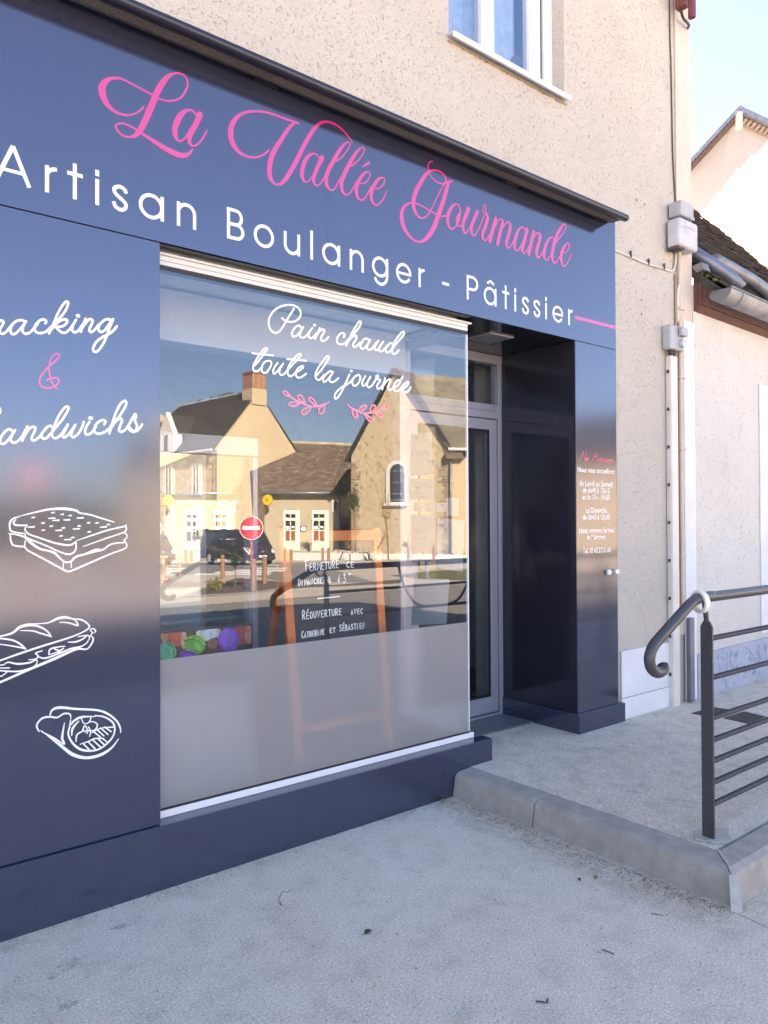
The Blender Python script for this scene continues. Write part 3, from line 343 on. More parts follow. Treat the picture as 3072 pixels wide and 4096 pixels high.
def geo_letter(mb, ch, x, b, y, W=.0145, X=.1, H=.135):
    """geometric sans letter; x = left edge, b = baseline"""
    h = W/2; ss = []
    r = X/2+.0015
    ro = r-h
    if ch == 'A': ss = [[(x+h*.9, b), (x+.0615, b+H)], [(x+.123-h*.9, b), (x+.0615, b+H)], [(x+.022, b+.044), (x+.101, b+.044)]]
    elif ch == 'r': ss = [[(x+h, b), (x+h, b+X)], arc(x+h+.036, b+X-h-.030, .036, 178, 92, 8, .030)]
    elif ch == 't': ss = [[(x+.0275, b), (x+.0275, b+H)], [(x, b+X-h*.8), (x+.057, b+X-h*.8)]]
    elif ch == 'i': ss = [[(x+h, b), (x+h, b+X)], [(x+h, b+.111), (x+h, b+H)]]
    elif ch == 'l': ss = [[(x+h, b), (x+h, b+H)]]
    elif ch == '-': ss = [[(x, b+.053), (x+.051, b+.053)]]
    elif ch == 's':
        ss = [[(x+.0555, b+.074), (x+.050, b+.088), (x+.031, b+.0945), (x+.012, b+.086), (x+.0095, b+.072), (x+.018, b+.060), (x+.036, b+.048), (x+.0525, b+.035), (x+.0545, b+.022), (x+.048, b+.010), (x+.031, b+.0050), (x+.013, b+.013), (x+.0065, b+.031)]]
        ss = [cat([(p[0], p[1], 0) for p in ss[0]], 5)]
    elif ch in 'aâg':
        ss = [arc(x+r, b+X/2, ro, 0, 360, 36)]
        if ch == 'g': ss += [[(x+.1035-h, b+X), (x+.1035-h, b+.012)], arc(x+.055, b+.012, .1035-h-.055, 0, -155, 16, .047)]
        else: ss += [[(x+.1045-h, b), (x+.1045-h, b+X)]]
        if ch == 'â': ss += [[(x+.030, b+.1195), (x+.056, b+.136), (x+.084, b+.1195)]]
    elif ch == 'o': ss = [arc(x+r, b+X/2, ro, 0, 360, 36)]
    elif ch == 'n': ss = [[(x+h, b), (x+h, b+X)], arc(x+.0425, b+.058, .0425-h, 180, 0, 18, .0365)+[(x+.085-h, b)]]
    elif ch == 'u': ss = [[(x+.087-h, b), (x+.087-h, b+X)], [(x+h, b+X)]+arc(x+.0435, b+.042, .0435-h, 180, 360, 18, .0365)]
    elif ch == 'B': ss = [[(x+h, b), (x+h, b+H)], [(x+h, b+H-h)]+arc(x+.043, b+H-h-.0305, .0265, 90, -90, 14, .0305)+[(x+h, b+.0655)], [(x+h, b+.067)]+arc(x+.045, b+h+.030, .0315, 90, -90, 14, .030)+[(x+h, b+h)]]
    elif ch == 'P': ss = [[(x+h, b), (x+h, b+H)], [(x+h, b+H-h)]+arc(x+.046, b+H-h-.034, .037, 90, -90, 16, .034)+[(x+h, b+H-h-.068)]]
    elif ch == 'e': ss = [arc(x+r, b+X/2, ro, -28, -360, 34), [(x+h, b+X/2-.002), (x+2*r-h*.2, b+X/2-.002)]]
    for j, s in enumerate(ss):
        ribbon(mb, [(p[0], p[1], W*(.86 if ch in 'Ae' and j == len(ss)-1 else 1)) for p in s], y-.0004-.0001*j, None, False)
def text_mesh(body, name, m, parent, size, sx, x, z, y, align='CENTER', bold=0.0, shear=0, T=None):
    cu = bpy.data.curves.new(name, 'FONT'); cu.body = body; cu.size = size; cu.align_x = align; cu.offset = bold; cu.shear = shear; cu.resolution_u = 3
    o = bpy.data.objects.new('tmp', cu); COL.objects.link(o)
    bpy.context.view_layer.update()
    me = bpy.data.meshes.new_from_object(o.evaluated_get(bpy.context.evaluated_depsgraph_get())); bpy.data.objects.remove(o, do_unlink=True)
    for v in me.vertices:
        a, b_ = v.co.x*sx, v.co.y
        v.co = Vector((x+a, y, z+b_)) if T is None else Vector(T(x+a, z+b_))
    me.materials.clear(); me.materials.append(m); me.name = name
    n = bpy.data.objects.new(name, me); COL.objects.link(n)
    if parent: n.parent = parent; n.matrix_parent_inverse = parent_inv(parent)
    return n

# ================================================================ GROUND
mb = MB(); ys = [9, 3, .7, -3, -6, -10, -16, -24, -34, -46, -70, -120, -400]; xs = [-300, -60, -20, -8, 0, 8, 20, 60, 300]
for j in range(len(ys)-1):
    for i in range(len(xs)-1):
        mb.poly([(xs[i], ys[j], zg(ys[j])), (xs[i+1], ys[j], zg(ys[j])), (xs[i+1], ys[j+1], zg(ys[j+1])), (xs[i], ys[j+1], zg(ys[j+1]))])
mb.poly([(-300, 9, 0), (300, 9, 0), (300, 400, 0), (-300, 400, 0)])
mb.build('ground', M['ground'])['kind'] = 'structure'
# raised entrance platform and its ramp, with chamfered kerb stones
mb = MB(); mb.box(3.0, 14, -1.385, .70, -.2, .130)
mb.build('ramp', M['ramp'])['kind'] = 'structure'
def kerb_profile(s0, s1):                                # cross-section (outward, z)
    return [(0, -.15), (0, .132), (-.095, .126), (-.125, .110), (-.165, -.15)]
def kerbstone(p0, p1, out, name='kerb', m=None, mit0=0, mit1=0):
    p0, p1, out = Vector(p0), Vector(p1), Vector(out); d = (p1-p0).normalized(); prof = kerb_profile(0, 0); A = []; B = []
    for o_, z in prof:
        A.append(p0+out*(-o_)+d*(mit0*(-o_))+Vector((0, 0, z))); B.append(p1+out*(-o_)+d*(mit1*(-o_))+Vector((0, 0, z)))
    q = MB(); n = len(prof); q.v = [tuple(p) for p in A+B]; q.f = [list(range(n))[::-1], list(range(n, 2*n))]+[[k, (k+1) % n, n+(k+1) % n, n+k] for k in range(n)]
    o = q.build(name, m or M['kerb'], None, bevel=.006); o['kind'] = 'structure'; return o
kerbstone((3.0, -.021, 0), (3.0, -.555, 0), (-1, 0, 0))
kerbstone((3.0, -.560, 0), (3.0, -1.392, 0), (-1, 0, 0), mit1=1)
kerbstone((3.006, -1.40, 0), (4.0, -1.40, 0), (0, -1, 0), mit0=-1)
for k in range(9): kerbstone((4.005+k, -1.40, 0), (5.0+k, -1.40, 0), (0, -1, 0))
mb = MB(); mb.poly([(2.998, -1.394, .1345), (3.006, -1.402, .1345), (2.912, -1.500, .128), (2.900, -1.490, .128)])
mb.poly([(2.900, -1.490, .128), (2.912, -1.500, .128), (2.882, -1.532, .110), (2.868, -1.520, .110)])
mb.poly([(2.862, -1.512, .114), (2.884, -1.536, .114), (2.848, -1.575, -.01), (2.812, -1.545, -.01)])
mb.build('mortar_joint', M['mortar'])['kind'] = 'structure'
mb = MB()                                                # mortar patch round the railing post
pts = [(3.115+.10*math.cos(a)*(1+.25*math.sin(3*a+1)), -1.32+.062*math.sin(a)*(1+.2*math.cos(4*a)), .1335) for a in [k*math.pi/12 for k in range(24)]]
mb.prism(pts, (0, 0, .004)); mb.build('mortar_patch', M['mortar'])['kind'] = 'structure'

# ================================================================ BAKERY BUILDING
SH = empty('bakery_building', (1.5, .3, 0), 'bakery with slate-blue shopfront under beige roughcast upper storey', 'building')
YW = .02; EAVE = 7.1
mb = MB()
wx0, wx1, wz0, wz1 = 2.90, 3.905, 4.105, 5.55
XL = -9.0
for (a, b_, c, d) in ((XL, wx0, 2.62, EAVE), (wx1, 5.41, 2.62, EAVE), (wx0, wx1, 2.62, wz0), (wx0, wx1, wz1, EAVE)): mb.box(a, b_, YW, .32, c, d)
mb.box(4.44, 5.41, YW, .32, 0, 2.62)
mb.build('front_wall', M['render'], SH)
mb = MB(); mb.box(5.11, 5.30, YW, .32, -.05, 0)
mb = MB(); mb.box(5.205, 5.4125, YW-.012, YW-.0005, .62, EAVE); mb.build('corner_trim', M['smooth_render'], SH, bevel=.003)
mb = MB(); mb.box(5.11, 5.408, .321, 8, 0, EAVE).box(XL, XL+.3, .321, 8, 0, EAVE).box(XL+.3, 5.11, 7.7, 8, 0, EAVE)
for x in (5.11, XL): mb.prism([(x, .02, EAVE+.001), (x, 8, EAVE+.001), (x, 4, 9.6)], (.298, 0, 0))
mb.build('side_wall', M['smooth_render'], SH)
mb = MB(); mb.prism([(XL-.1, -.35, EAVE-.22), (XL-.1, 4, 9.72), (XL-.1, 8.3, EAVE-.22), (XL-.1, 8.3, EAVE-.1), (XL-.1, 4, 9.86), (XL-.1, -.35, EAVE-.1)], (5.7-XL, 0, 0))
mb.build('roof', plain('slate_roof', (.05, .05, .055), .6), SH)
mb = MB(); mb.box(4.461, 5.06, .006, YW-.001, .272, .585).box(4.461, 5.06, .006, YW-.001, .10, .268); mb.build('wall_base', M['white_paint'], SH, bevel=.004)
# interior shell
mb = MB(); mb.box(-1.0, 5.0, 4.0, 4.1, 0, 2.8).box(-1.1, -1.0, .33, 4.1, 0, 2.8).box(4.98, 5.08, .9, 4.0, 0, 2.8).box(4.0, 5.08, .80, .9, 0, 2.8); mb.build('inner_wall', M['interior'], SH)
mb = MB(); mb.box(-1.1, 5.08, .66, 4.1, 2.70, 2.78).box(1.27, 3.05, .12, .66, 2.60, 2.68); mb.build('inner_ceiling', M['ceil'], SH)
mb = MB(); mb.box(-1.1, 3.04, .13, 4.1, .02, .10).box(3.04, 5.08, .73, 4.1, .02, .135); mb.build('inner_floor', M['floor_in'], SH)
mb = MB(); mb.box(1.27, 3.04, .55, .69, 2.335, 2.585); mb.build('shutter_box', M['valance'], SH, bevel=.004)

# fascia
fb = 2.592
FA = MB()
FA.box(XL, 2.0768, 0, YW-.001, fb, 3.50).box(2.0772, 3.9714, 0, YW-.001, fb, 3.50).box(3.972, 4.412, 0, YW-.001, fb, 3.50)
FA = FA.build('fascia', M['clad'], SH, bevel=.001, seg=1)
mb = MB(); mb.box(XL, 1.254, 0, YW-.001, .2545, fb-.004).box(1.244, 1.254, YW, .075, .2545, fb-.004); LP = mb.build('left_panel', M['clad'], SH, bevel=.001, seg=1)
mb = MB(); mb.box(3.9745, 4.408, 0, YW-.001, .2545, fb-.003); PP = mb.build('pillar_panel', M['clad'], SH, bevel=.001, seg=1)
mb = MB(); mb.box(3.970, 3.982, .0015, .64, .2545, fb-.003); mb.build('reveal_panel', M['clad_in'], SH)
mb = MB(); mb.box(4.397, 4.411, YW, .05, .25, fb); mb.build('pillar_return', M['clad'], SH)
mb = MB(); mb.box(XL, 3.17, -.020, .058, -.05, .252); mb.build('plinth', M['clad'], SH, bevel=.0015, seg=1)
mb = MB(); mb.box(3.958, 4.455, -.022, .64, .0, .2525); mb.build('pillar_plinth', M['clad'], SH, bevel=.0015, seg=1)
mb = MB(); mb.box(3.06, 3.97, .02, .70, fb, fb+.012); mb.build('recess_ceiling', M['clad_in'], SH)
mb = MB(); mb.box(1.254, 3.06, .001, .06, fb, fb+.012); mb.build('window_soffit', M['taupe'], SH)
# fascia lettering
BL = 2.676; TRADE = (('A', .6440), ('r', .8140), ('t', .8930), ('i', .9965), ('s', 1.0600), ('a', 1.1665), ('n', 1.3260), ('B', 1.5530), ('o', 1.6830), ('u', 1.8370), ('l', 1.9805), ('a', 2.0465), ('n', 2.2080), ('g', 2.3450), ('e', 2.5000), ('r', 2.6530), ('-', 2.8220), ('P', 3.0075), ('â', 3.1420), ('t', 3.2970), ('i', 3.4000), ('s', 3.4655), ('s', 3.5695), ('i', 3.6800), ('e', 3.7480), ('r', 3.9035))
for a_, b_ in ((0, 7), (7, 16), (16, 17), (17, 26)):
    mb = MB()
    for ch, x in TRADE[a_:b_]: geo_letter(mb, ch, x, BL, 0)
    mb.build('trade_word', M['white_vinyl'], FA)
for a_, b_ in ((0, 3), (3, 12), (12, 99)): traced('name', 'name_word', M['pink_vinyl'], FA, 0, sel=slice(a_, b_))
traced('line', 'pink_line', M['pink_vinyl'], PP, 0, rnd=False)
# left panel
for a_, b_ in ((0, 13), (13, 99)): traced('snack', 'script_word', M['white_vinyl'], LP, 0, sel=slice(a_, b_))
traced('amp', 'ampersand', M['pink_vinyl'], LP, 0)
traced('sandwich', 'sandwich_drawing', M['white_vinyl'], LP, 0)
traced('baguette', 'baguette_drawing', M['white_vinyl'], LP, 0)
traced('wrap', 'wrap_drawing', M['white_vinyl'], LP, 0)
# opening hours on the pillar
traced('nos', 'hours_heading', M['pink_vinyl'], PP, 0)
def hours(txt, u0, v0, u1, v1, hgt=None):                # baseline ends in the photo
    a = onY(u0, v0, 0); b_ = onY(u1, v1, 0); wd = b_.x-a.x
    o = text_mesh(txt, 'hours_lettering', M['white_vinyl'], None, 1, 1, 0, 0, -.0008, bold=.012)
    xs_ = [v.co.x for v in o.data.vertices]; w0 = max(xs_)-min(xs_); k = wd/w0; hz = .047
    mx_ = (a.x+b_.x)/2; c0 = (max(xs_)+min(xs_))/2; z0 = (a.z+b_.z)/2
    for v in o.data.vertices: v.co = Vector((mx_+(v.co.x-c0)*k, v.co.y, z0+v.co.z*hz))
    o.parent = PP; o.matrix_parent_inverse = parent_inv(PP)
def L_(x, y): return (2295+x/4.81, 1780+y/4.81)
for t, x0, y0, x1, y1 in (('Nous vous accueillons', 72, 520, 775, 556), ('du Lundi au Samedi', 108, 778, 742, 806), ('de 6h45 à 13h15', 172, 914, 688, 928), ('et de 15h - 19h30', 165, 1046, 692, 1056), ('Le Dimanche', 228, 1304, 640, 1302), ('de 6h45 à 13h00', 175, 1436, 692, 1432), ('Nous sommes fermés', 98, 1694, 768, 1680), ('le Mercredi', 260, 1820, 616, 1806), ('Tél. 02.43.27.51.65', 172, 2086, 710, 2058)):
    hours(t, *L_(x0, y0), *L_(x1, y1))

# display window
W = MB(); W.box(1.254, 3.075, .06, .115, 2.522, 2.562); W = W.build('window_head', M['cream_alu'], SH, bevel=.0015)
mb = MB(); mb.box(1.254, 3.10, .052, .11, 2.5625, 2.572); mb.build('head_lip', M['cream_alu'], W)
mb = MB(); mb.box(1.254, 3.07, .058, .0595, 2.5395, 2.5405); mb.build('head_groove', M['gasket'], W)
mb = MB(); mb.box(1.254, 3.072, .063, .11, 2.504, 2.5215); mb.build('gasket', M['gasket'], W)
mb = MB(); mb.box(1.254, 3.105, .059, .115, .2525, .282); SI = mb.build('window_sill', M['white_alu'], SH, bevel=.002)
mb = MB(); mb.box(1.254, 3.085, .063, .11, .2825, .292); mb.build('gasket', M['gasket'], SI)
mb = MB(); mb.box(1.254, 3.069, GY, GY+.006, .290, 2.506); GL = mb.build('display_glass', M['glass'], SH); GL.data.materials.append(M['glass_in'])
for p in GL.data.polygons:
    if p.normal.y > -.5: p.material_index = 1
mb = MB(); mb.box(1.254, 3.064, GY-.0035, GY-.001, .293, .898); mb.build('frosted_film', M['film'], GL)
mb = MB(); mb.box(3.070, 3.0765, GY-.002, GY+.012, .285, 2.506); mb.build('glass_edge', M['silicone'], SH)
mb = MB(); mb.box(3.0775, 3.080, GY+.012, .60, .285, 2.506); SG = mb.build('side_glass', M['glass2'], SH)
mb = MB(); mb.box(3.06, 3.10, .1155, .60, 2.507, 2.56); mb.build('side_head', M['grey_alu'], SH)
mb = MB(); mb.box(3.06, 3.10, .1155, .60, .2525, .284); mb.build('side_sill', M['white_alu'], SH)
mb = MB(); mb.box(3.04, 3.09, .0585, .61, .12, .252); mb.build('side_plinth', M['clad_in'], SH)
mb = MB()
for k in range(6):                                       # lens of sealant, window bay stays open above
    pass
for a_, b_ in ((0, 7), (7, 15), (15, 26), (26, 34), (34, 99)): traced('pain', 'window_word', M['white_vinyl'], GL, GY-.001, sel=slice(a_, b_))
traced('twig1', 'twig_drawing', M['pinkwin'], GL, GY-.001)
traced('twig2', 'twig_drawing', M['pinkwin'], GL, GY-.001)

# entrance door in the recess
yd = .632
mb = MB(); mb.box(3.045, 3.135, yd-.02, yd+.05, .135, 2.53).box(3.935, 3.969, yd-.02, yd+.05, .135, 2.53).box(3.045, 3.969, yd-.022, yd+.05, 2.5305, 2.590).box(3.1355, 3.9345, yd-.018, yd+.05, 2.155, 2.252)
mb.box(3.1355, 3.9345, yd-.014, yd+.05, .135, .152)
DF = mb.build('door_frame', M['grey_alu'], SH, bevel=.002)
mb = MB(); mb.box(3.20, 3.9, yd-.0195, yd-.0185, 2.205, 2.207).box(3.875, 3.892, yd-.0198, yd-.0185, 2.226, 2.231); mb.build('frame_groove', M['gasket'], DF)
mb = MB(); mb.box(3.1355, 3.9345, yd+.012, yd+.018, 2.2525, 2.530); mb.build('transom_glass', M['glass2'], DF)
mb = MB(); mb.box(3.142, 3.205, yd-.008, yd+.04, .160, 2.149).box(3.862, 3.929, yd-.008, yd+.04, .160, 2.149).box(3.2055, 3.8615, yd-.008, yd+.04, 2.078, 2.149).box(3.2055, 3.8615, yd-.008, yd+.04, .160, .268)
DL = mb.build('door_leaf', M['grey_alu'], SH, bevel=.0025)
mb = MB(); mb.box(3.2055, 3.8615, yd-.003, yd+.003, .2685, .283).box(3.2055, 3.8615, yd-.003, yd+.003, 2.063, 2.0775).box(3.2055, 3.221, yd-.003, yd+.003, .284, 2.062).box(3.846, 3.8612, yd-.003, yd+.003, .284, 2.062); mb.build('door_gasket', M['gasket'], DL)
mb = MB(); mb.box(3.2212, 3.8458, yd+.006, yd+.012, .284, 2.062); mb.build('door_glass', M['glass2'], DL)
mb = MB(); mb.tube([(3.235, yd-.05, .85), (3.235, yd-.05, 1.30)], .012).tube([(3.235, yd-.05, .9), (3.235, yd-.0085, .9)], .008).tube([(3.235, yd-.05, 1.25), (3.235, yd-.0085, 1.25)], .008); mb.build('door_handle', M['grey_alu'], DL, True)
mb = MB(); mb.box(3.09, 3.957, .34, yd-.025, .1305, .139); o = mb.build('entrance_mat', plain('mat_metal', (.20, .21, .23), .5, metal=.3, scale=60, var=.4, bmp=.004, bs=120)); tag(o, 'dark studded rubber mat lying in front of the shop door', 'mat')
o = empty('ceiling_light', (3.495, .285, fb), 'square flat grey light panel under the doorway recess ceiling', 'ceiling light')
mb = MB(); mb.box(3.39, 3.603, .180, .392, fb-.009, fb-.001); mb.build('light_frame', M['grey_alu'], o, bevel=.003)
mb = MB(); mb.box(3.400, 3.593, .190, .382, fb-.0105, fb-.0092); mb.build('diffuser', plain('unlit_diffuser', (.20, .20, .205), .5), o)

# small magnetic contact box on the pillar edge
a = onY(2424, 2278, 0); b_ = onY(2470, 2292, 0)
o = empty('door_contact', (a.x, -.01, a.z), 'small white and steel contact box on the pillar edge', 'contact box')
mb = MB(); mb.box(a.x, a.x+.030, -.020, -.0005, b_.z-.005, a.z-.002); mb.build('box_body', M['white_alu'], o, bevel=.002)
mb = MB(); mb.box(a.x+.0305, a.x+.085, -.012, -.0005, b_.z, a.z-.006); mb.build('contact_plate', M['zinc'], o, bevel=.001)
mb = MB(); mb.box(a.x+.0855, a.x+.125, -.018, -.0005, b_.z-.004, a.z-.003); mb.build('box_body', M['white_alu'], o, bevel=.002)

# awning cassette
AW = empty('awning', (0, -.07, 3.45), 'closed dark awning cassette above the slate-blue shop sign', 'awning')
def profile_x(name, prof, x0, x1, m, parent, bevel=0, smooth=False):
    q = MB(); q.prism([(x0, y, z) for y, z in prof], (x1-x0, 0, 0)); o = q.build(name, m, parent, bevel=bevel)
    if smooth: smooth_by_angle(o)
    return o
nose = [(-.118, 3.392), (-.135, 3.391)] + [(-.138+.013*math.cos(R_(t))-.0, 3.411+.021*math.sin(R_(t))) for t in range(270, 88, -15)]
nose = [(-.116, 3.393)]+[(-.130-.020*math.sin(R_(t)), 3.413-.0215*math.cos(R_(t))) for t in range(0, 181, 12)]+[(-.116, 3.436)]
profile_x('front_rail', nose, XL, 4.345, M['awn'], AW, smooth=True)
profile_x('cassette', [(.018, 3.425), (-.112, 3.402), (-.112, 3.435), (-.02, 3.515), (.018, 3.525)], XL, 4.338, M['awn'], AW)
rib = plain('ribbed_awning_cloth', (.115, .10, .095), .8)
nt = rib.node_tree; b = nt.nodes['Principled BSDF']; wv = node(nt, 'ShaderNodeTexWave', Scale=38.0); wv.bands_direction = 'X'; nt.links.new(coords(nt), wv.inputs['Vector']); bump(nt, b, wv.outputs['Fac'], .004, .8)
profile_x('cloth_roll', [(-.020, 3.4155), (-.104, 3.400), (-.104, 3.3965), (-.060, 3.392), (-.020, 3.408)], XL, 4.30, rib, AW)
for x in (-1.2, 1.68, 3.30, 4.16): MB().box(x, x+.12, -.028, -.006, 3.400, 3.4145).build('bracket', M['black'], AW)

# upstairs window
mb = MB(); yv = .12
mb.box(wx0-.02, wx0+.06, yv, yv+.05, wz0, wz1).box(3.258, 3.315, yv-.006, yv+.05, wz0, wz1).box(3.3155, 3.375, yv, yv+.05, wz0, wz1).box(3.690, 3.748, yv-.004, yv+.05, wz0, wz1).box(3.7485, 3.80, yv, yv+.05, wz0, wz1).box(3.822, 3.906, yv-.01, yv+.05, wz0, wz1)
UW = mb.build('upper_window', M['white_alu'], SH, bevel=.003)
mb = MB(); mb.box(3.8, 3.822, yv+.01, yv+.05, wz0, wz1); mb.build('frame_gap', M['gasket'], UW)
mb = MB(); mb.box(wx0+.06, 3.258, yv+.02, yv+.026, wz0, wz1).box(3.375, 3.69, yv+.02, yv+.026, wz0, wz1); mb.build('pane', M['glass3'], UW)
mb = MB(); mb.box(wx0-.01, wx1, .075, .28, wz0-.03, wz0-.002); mb.build('inner_sill', M['white_alu'], UW)
mb = MB(); N = 60
def curtain(x0, x1, name):
    q = MB(); n = int((x1-x0)*90)
    for k in range(n):
        xa, xb = x0+(x1-x0)*k/n, x0+(x1-x0)*(k+1)/n; ya, yb = .235+.012*math.sin(xa*70), .235+.012*math.sin(xb*70)
        q.poly([(xa, ya, wz0), (xb, yb, wz0), (xb, yb, wz1), (xa, ya, wz1)])
    return q.build(name, lace, UW, True)
lace = plain('lace_curtain', (.58, .62, .70), .9, scale=12, var=.15, bmp=.004, bs=35)
curtain(2.9, 3.70, 'curtain')
mb = MB(); mb.box(2.85, 3.96, .33, .36, wz0-.1, wz1+.1); mb.build('dark_room', M['black'], UW)  # black sheet paints in the dark of the unlit room
mb = MB(); mb.tube([(3.685, .205, 4.315), (3.685, .212, 4.315)], .06, 28); mb.build('round_ornament', plain('ornament', (.10, .085, .08), .6, scale=30, var=.5), UW)
mb = MB(); mb.prism([(wx0-.008, .115, wz0+.004), (wx0-.008, -.030, wz0-.006), (wx0-.008, -.030, wz0-.036), (wx0-.008, -.020, wz0-.036), (wx0-.008, -.020, wz0-.010), (wx0-.008, .115, wz0-.001)], (wx1-wx0+.02, 0, 0)); mb.build('outer_sill', M['white_alu'], UW)

random.seed(21)
q = MB(); x = wx0-.01
while x < wx1+.02:
    l = random.uniform(.01, .04); h = random.uniform(.004, .013); q.poly([(x, YW-.0006, wz0-.034), (x+l, YW-.0006, wz0-.034), (x+l*.8, YW-.0006, wz0-.036-h), (x+l*.2, YW-.0006, wz0-.036-h*random.uniform(.6, 1))]); x += l*random.uniform(.8, 1.1)
q.build('sill_stain', plain('rust_stain', (.30, .19, .11), .95, scale=30, var=.5), SH)
q = MB()
for (u, v, r) in ((2545, 800, .010), (2578, 817, .009), (2562, 870, .005), (2565, 975, .006), (2565, 1200, .008), (2566, 1256, .010), (2560, 1222, .005), (2600, 1235, .004), (2480, 640, .004)):
    p = onY(u, v, YW)
    q.prism([(p.x+r*math.cos(a)*random.uniform(.6, 1.2), YW-.0006, p.z+r*math.sin(a)*random.uniform(.6, 1.3)) for a in [k*.785 for k in range(8)]], (0, .0003, 0))
q.build('wall_chip', plain('brown_chip', (.16, .10, .07), .95, scale=60, var=.5), SH)
# ---------------- cables and boxes on the wall
def cable(name, pts, r, m, label, cat_, sub=6):
    q = MB(); q.tube([p[:3] for p in cat([(p[0], p[1], p[2]) for p in pts], sub)], r, 8); o = q.build(name, m, None, True); return tag(o, label, cat_)
o = cable('wall_cable', [(4.40, .013, 3.262), (4.60, .013, 3.258), (4.82, .012, 3.252), (5.02, .013, 3.262), (5.11, .012, 3.262), (5.160, .010, 3.285), (5.178, .006, 3.345), (5.185, .004, 3.43), (5.180, .002, 3.50)], .0085, M['cable'], 'pale cable sagging across the roughcast right of the sign', 'cable')
for x, z in ((4.60, 3.265), (4.82, 3.259), (5.02, 3.268)): MB().box(x-.004, x+.004, -.003, .012, z-.014, z+.028).build('cable_clip', M['darkcable'], o)
cable('wall_cable', [(5.142, .013, 7.0), (5.138, .013, 5.2), (5.150, .013, 4.8), (5.158, .013, 4.4), (5.166, .013, 4.1), (5.190, .013, 3.83), (5.188, .010, 3.76)], .005, M['darkcable'], 'thin dark cable running down beside the building corner', 'cable')
cable('wall_cable', [(5.215, -.006, 3.74), (5.188, -.012, 3.66), (5.192, -.012, 3.50), (5.214, -.008, 3.36), (5.215, -.006, 3.20), (5.190, -.004, 3.12), (5.19, -.002, 2.9)], .010, M['conduit'], 'thick pale cable looping past the big white box', 'cable')
o = cable('feed_pipe', [(5.215, -.004, 3.48), (5.215, -.004, 2.0), (5.215, -.004, .82)], .017, M['beige_pipe'], 'thin beige painted pipe beside the white cable duct', 'pipe')
for z in (3.0, 2.5, 1.98, 1.2): MB().box(5.178, 5.252, -.026, .007, z-.008, z+.008).build('pipe_clip', M['beige_pipe'], o)
cable('feed_pipe', [(5.180, .008, 3.25), (5.180, .008, 1.4), (5.180, .008, .70)], .008, plain('brown_pipe', (.42, .29, .20), .7), 'very thin brown tube behind the beige pipe', 'pipe')
q = MB(); q.box(5.045, 5.135, -.03, YW-.001, .10, 2.64); o = q.build('cable_duct', M['conduit'], None, bevel=.012, seg=3); tag(o, 'white vertical cable duct under the grey meter box', 'cable duct')
for k in range(9): MB().box(5.034, 5.044, -.012, .0, .35+.27*k, .372+.27*k).build('duct_clip', M['black'], o)
o = empty('meter_box', (5.10, 0, 2.75), 'weathered grey meter box with round knob above the duct', 'meter box')
q = MB(); q.box(5.000, 5.185, -.055, YW-.001, 2.675, 2.85); q.build('box_body', M['plastic_grey'], o, bevel=.014, seg=3)
q = MB(); q.prism([(5.075, -.056, 2.835), (5.185, -.056, 2.835), (5.185, -.095, 2.815), (5.185, -.095, 2.775), (5.12, -.056, 2.765)], (0, 0, 0)) if False else q.box(5.095, 5.18, -.088, -.056, 2.775, 2.838); q.build('box_hood', M['plastic_grey'], o, bevel=.010)
q = MB(); q.tube([(5.135, -.0555, 2.725), (5.135, -.082, 2.725)], .030, 20); q.build('knob', M['plastic_dirty'], o, bevel=.003)
q = MB(); q.tube([(5.055, -.02, 2.674), (5.055, -.02, 2.64)], .016).tube([(5.095, -.02, 2.674), (5.085, -.02, 2.63)], .012); q.build('gland', M['black'], o)
o = empty('junction_box', (5.13, 0, 3.73), 'small grey junction box above the big white one', 'junction box')
q = MB(); q.box(5.085, 5.26, -.095, .007, 3.635, 3.745); q.build('box_body', M['plastic_grey'], o, bevel=.012, seg=3)
q = MB(); q.box(5.20, 5.262, -.1, -.02, 3.63, 3.65); q.build('box_foot', M['plastic_grey'], o, bevel=.004)
o = empty('junction_box', (5.15, 0, 3.52), 'large whitish weathered box with embossed lid at the corner', 'junction box')
q = MB(); q.box(5.055, 5.31, -.10, .006, 3.41, 3.615); q.build('box_body', M['plastic_dirty'], o, bevel=.022, seg=4)
q = MB(); q.box(5.13, 5.285, -.1035, -.1005, 3.560, 3.595).box(5.075, 5.29, -.103, -.1005, 3.548, 3.552); q.build('lid_ridge', M['plastic_dirty'], o)
q = MB(); q.box(5.05, 5.14, -.085, 0, 3.395, 3.41); q.build('dirt_edge', M['darkcable'], o)
q = MB(); q.box(5.305, 5.330, .0, .010, 1.69, 1.765); tag(q.build('wall_plate', plain('rusty_plate', (.12, .08, .065), .6, scale=40, var=.6), None, bevel=.001), 'small rusty plate screwed beside the white wall strip', 'plate')
# lamp at the top corner
o = empty('wall_lamp', (5.45, -.1, 5.3), 'dark red lamp bracket and tube at the top of the corner', 'wall lamp')
a = onY(2768, 0, -.15); b_ = onY(2768, 72, -.15)
q = MB(); q.tube([(a.x, -.15, 5.9), (b_.x, -.15, b_.z)], .027, 14); q.build('lamp_tube', plain('maroon_tube', (.16, .035, .05), .35), o, bevel=.006)
q = MB(); a = onY(2722, 20, -.05); q.box(a.x-.03, a.x+.035, -.10, -.02, a.z-.03, a.z+.7); q.build('lamp_bracket', plain('maroon_bracket', (.20, .05, .05), .5, scale=30, var=.4), o, bevel=.008)
pp = [onY(2722, 28, -.05), onY(2732, 70, -.04), onY(2750, 92, -.03), onY(2756, 102, -.02), onY(2750, 114, -.01)]
q = MB(); q.tube([tuple(p) for p in cat([tuple(p) for p in pp])], .010, 8); q.build('lamp_wire', M['darkcable'], o, True)
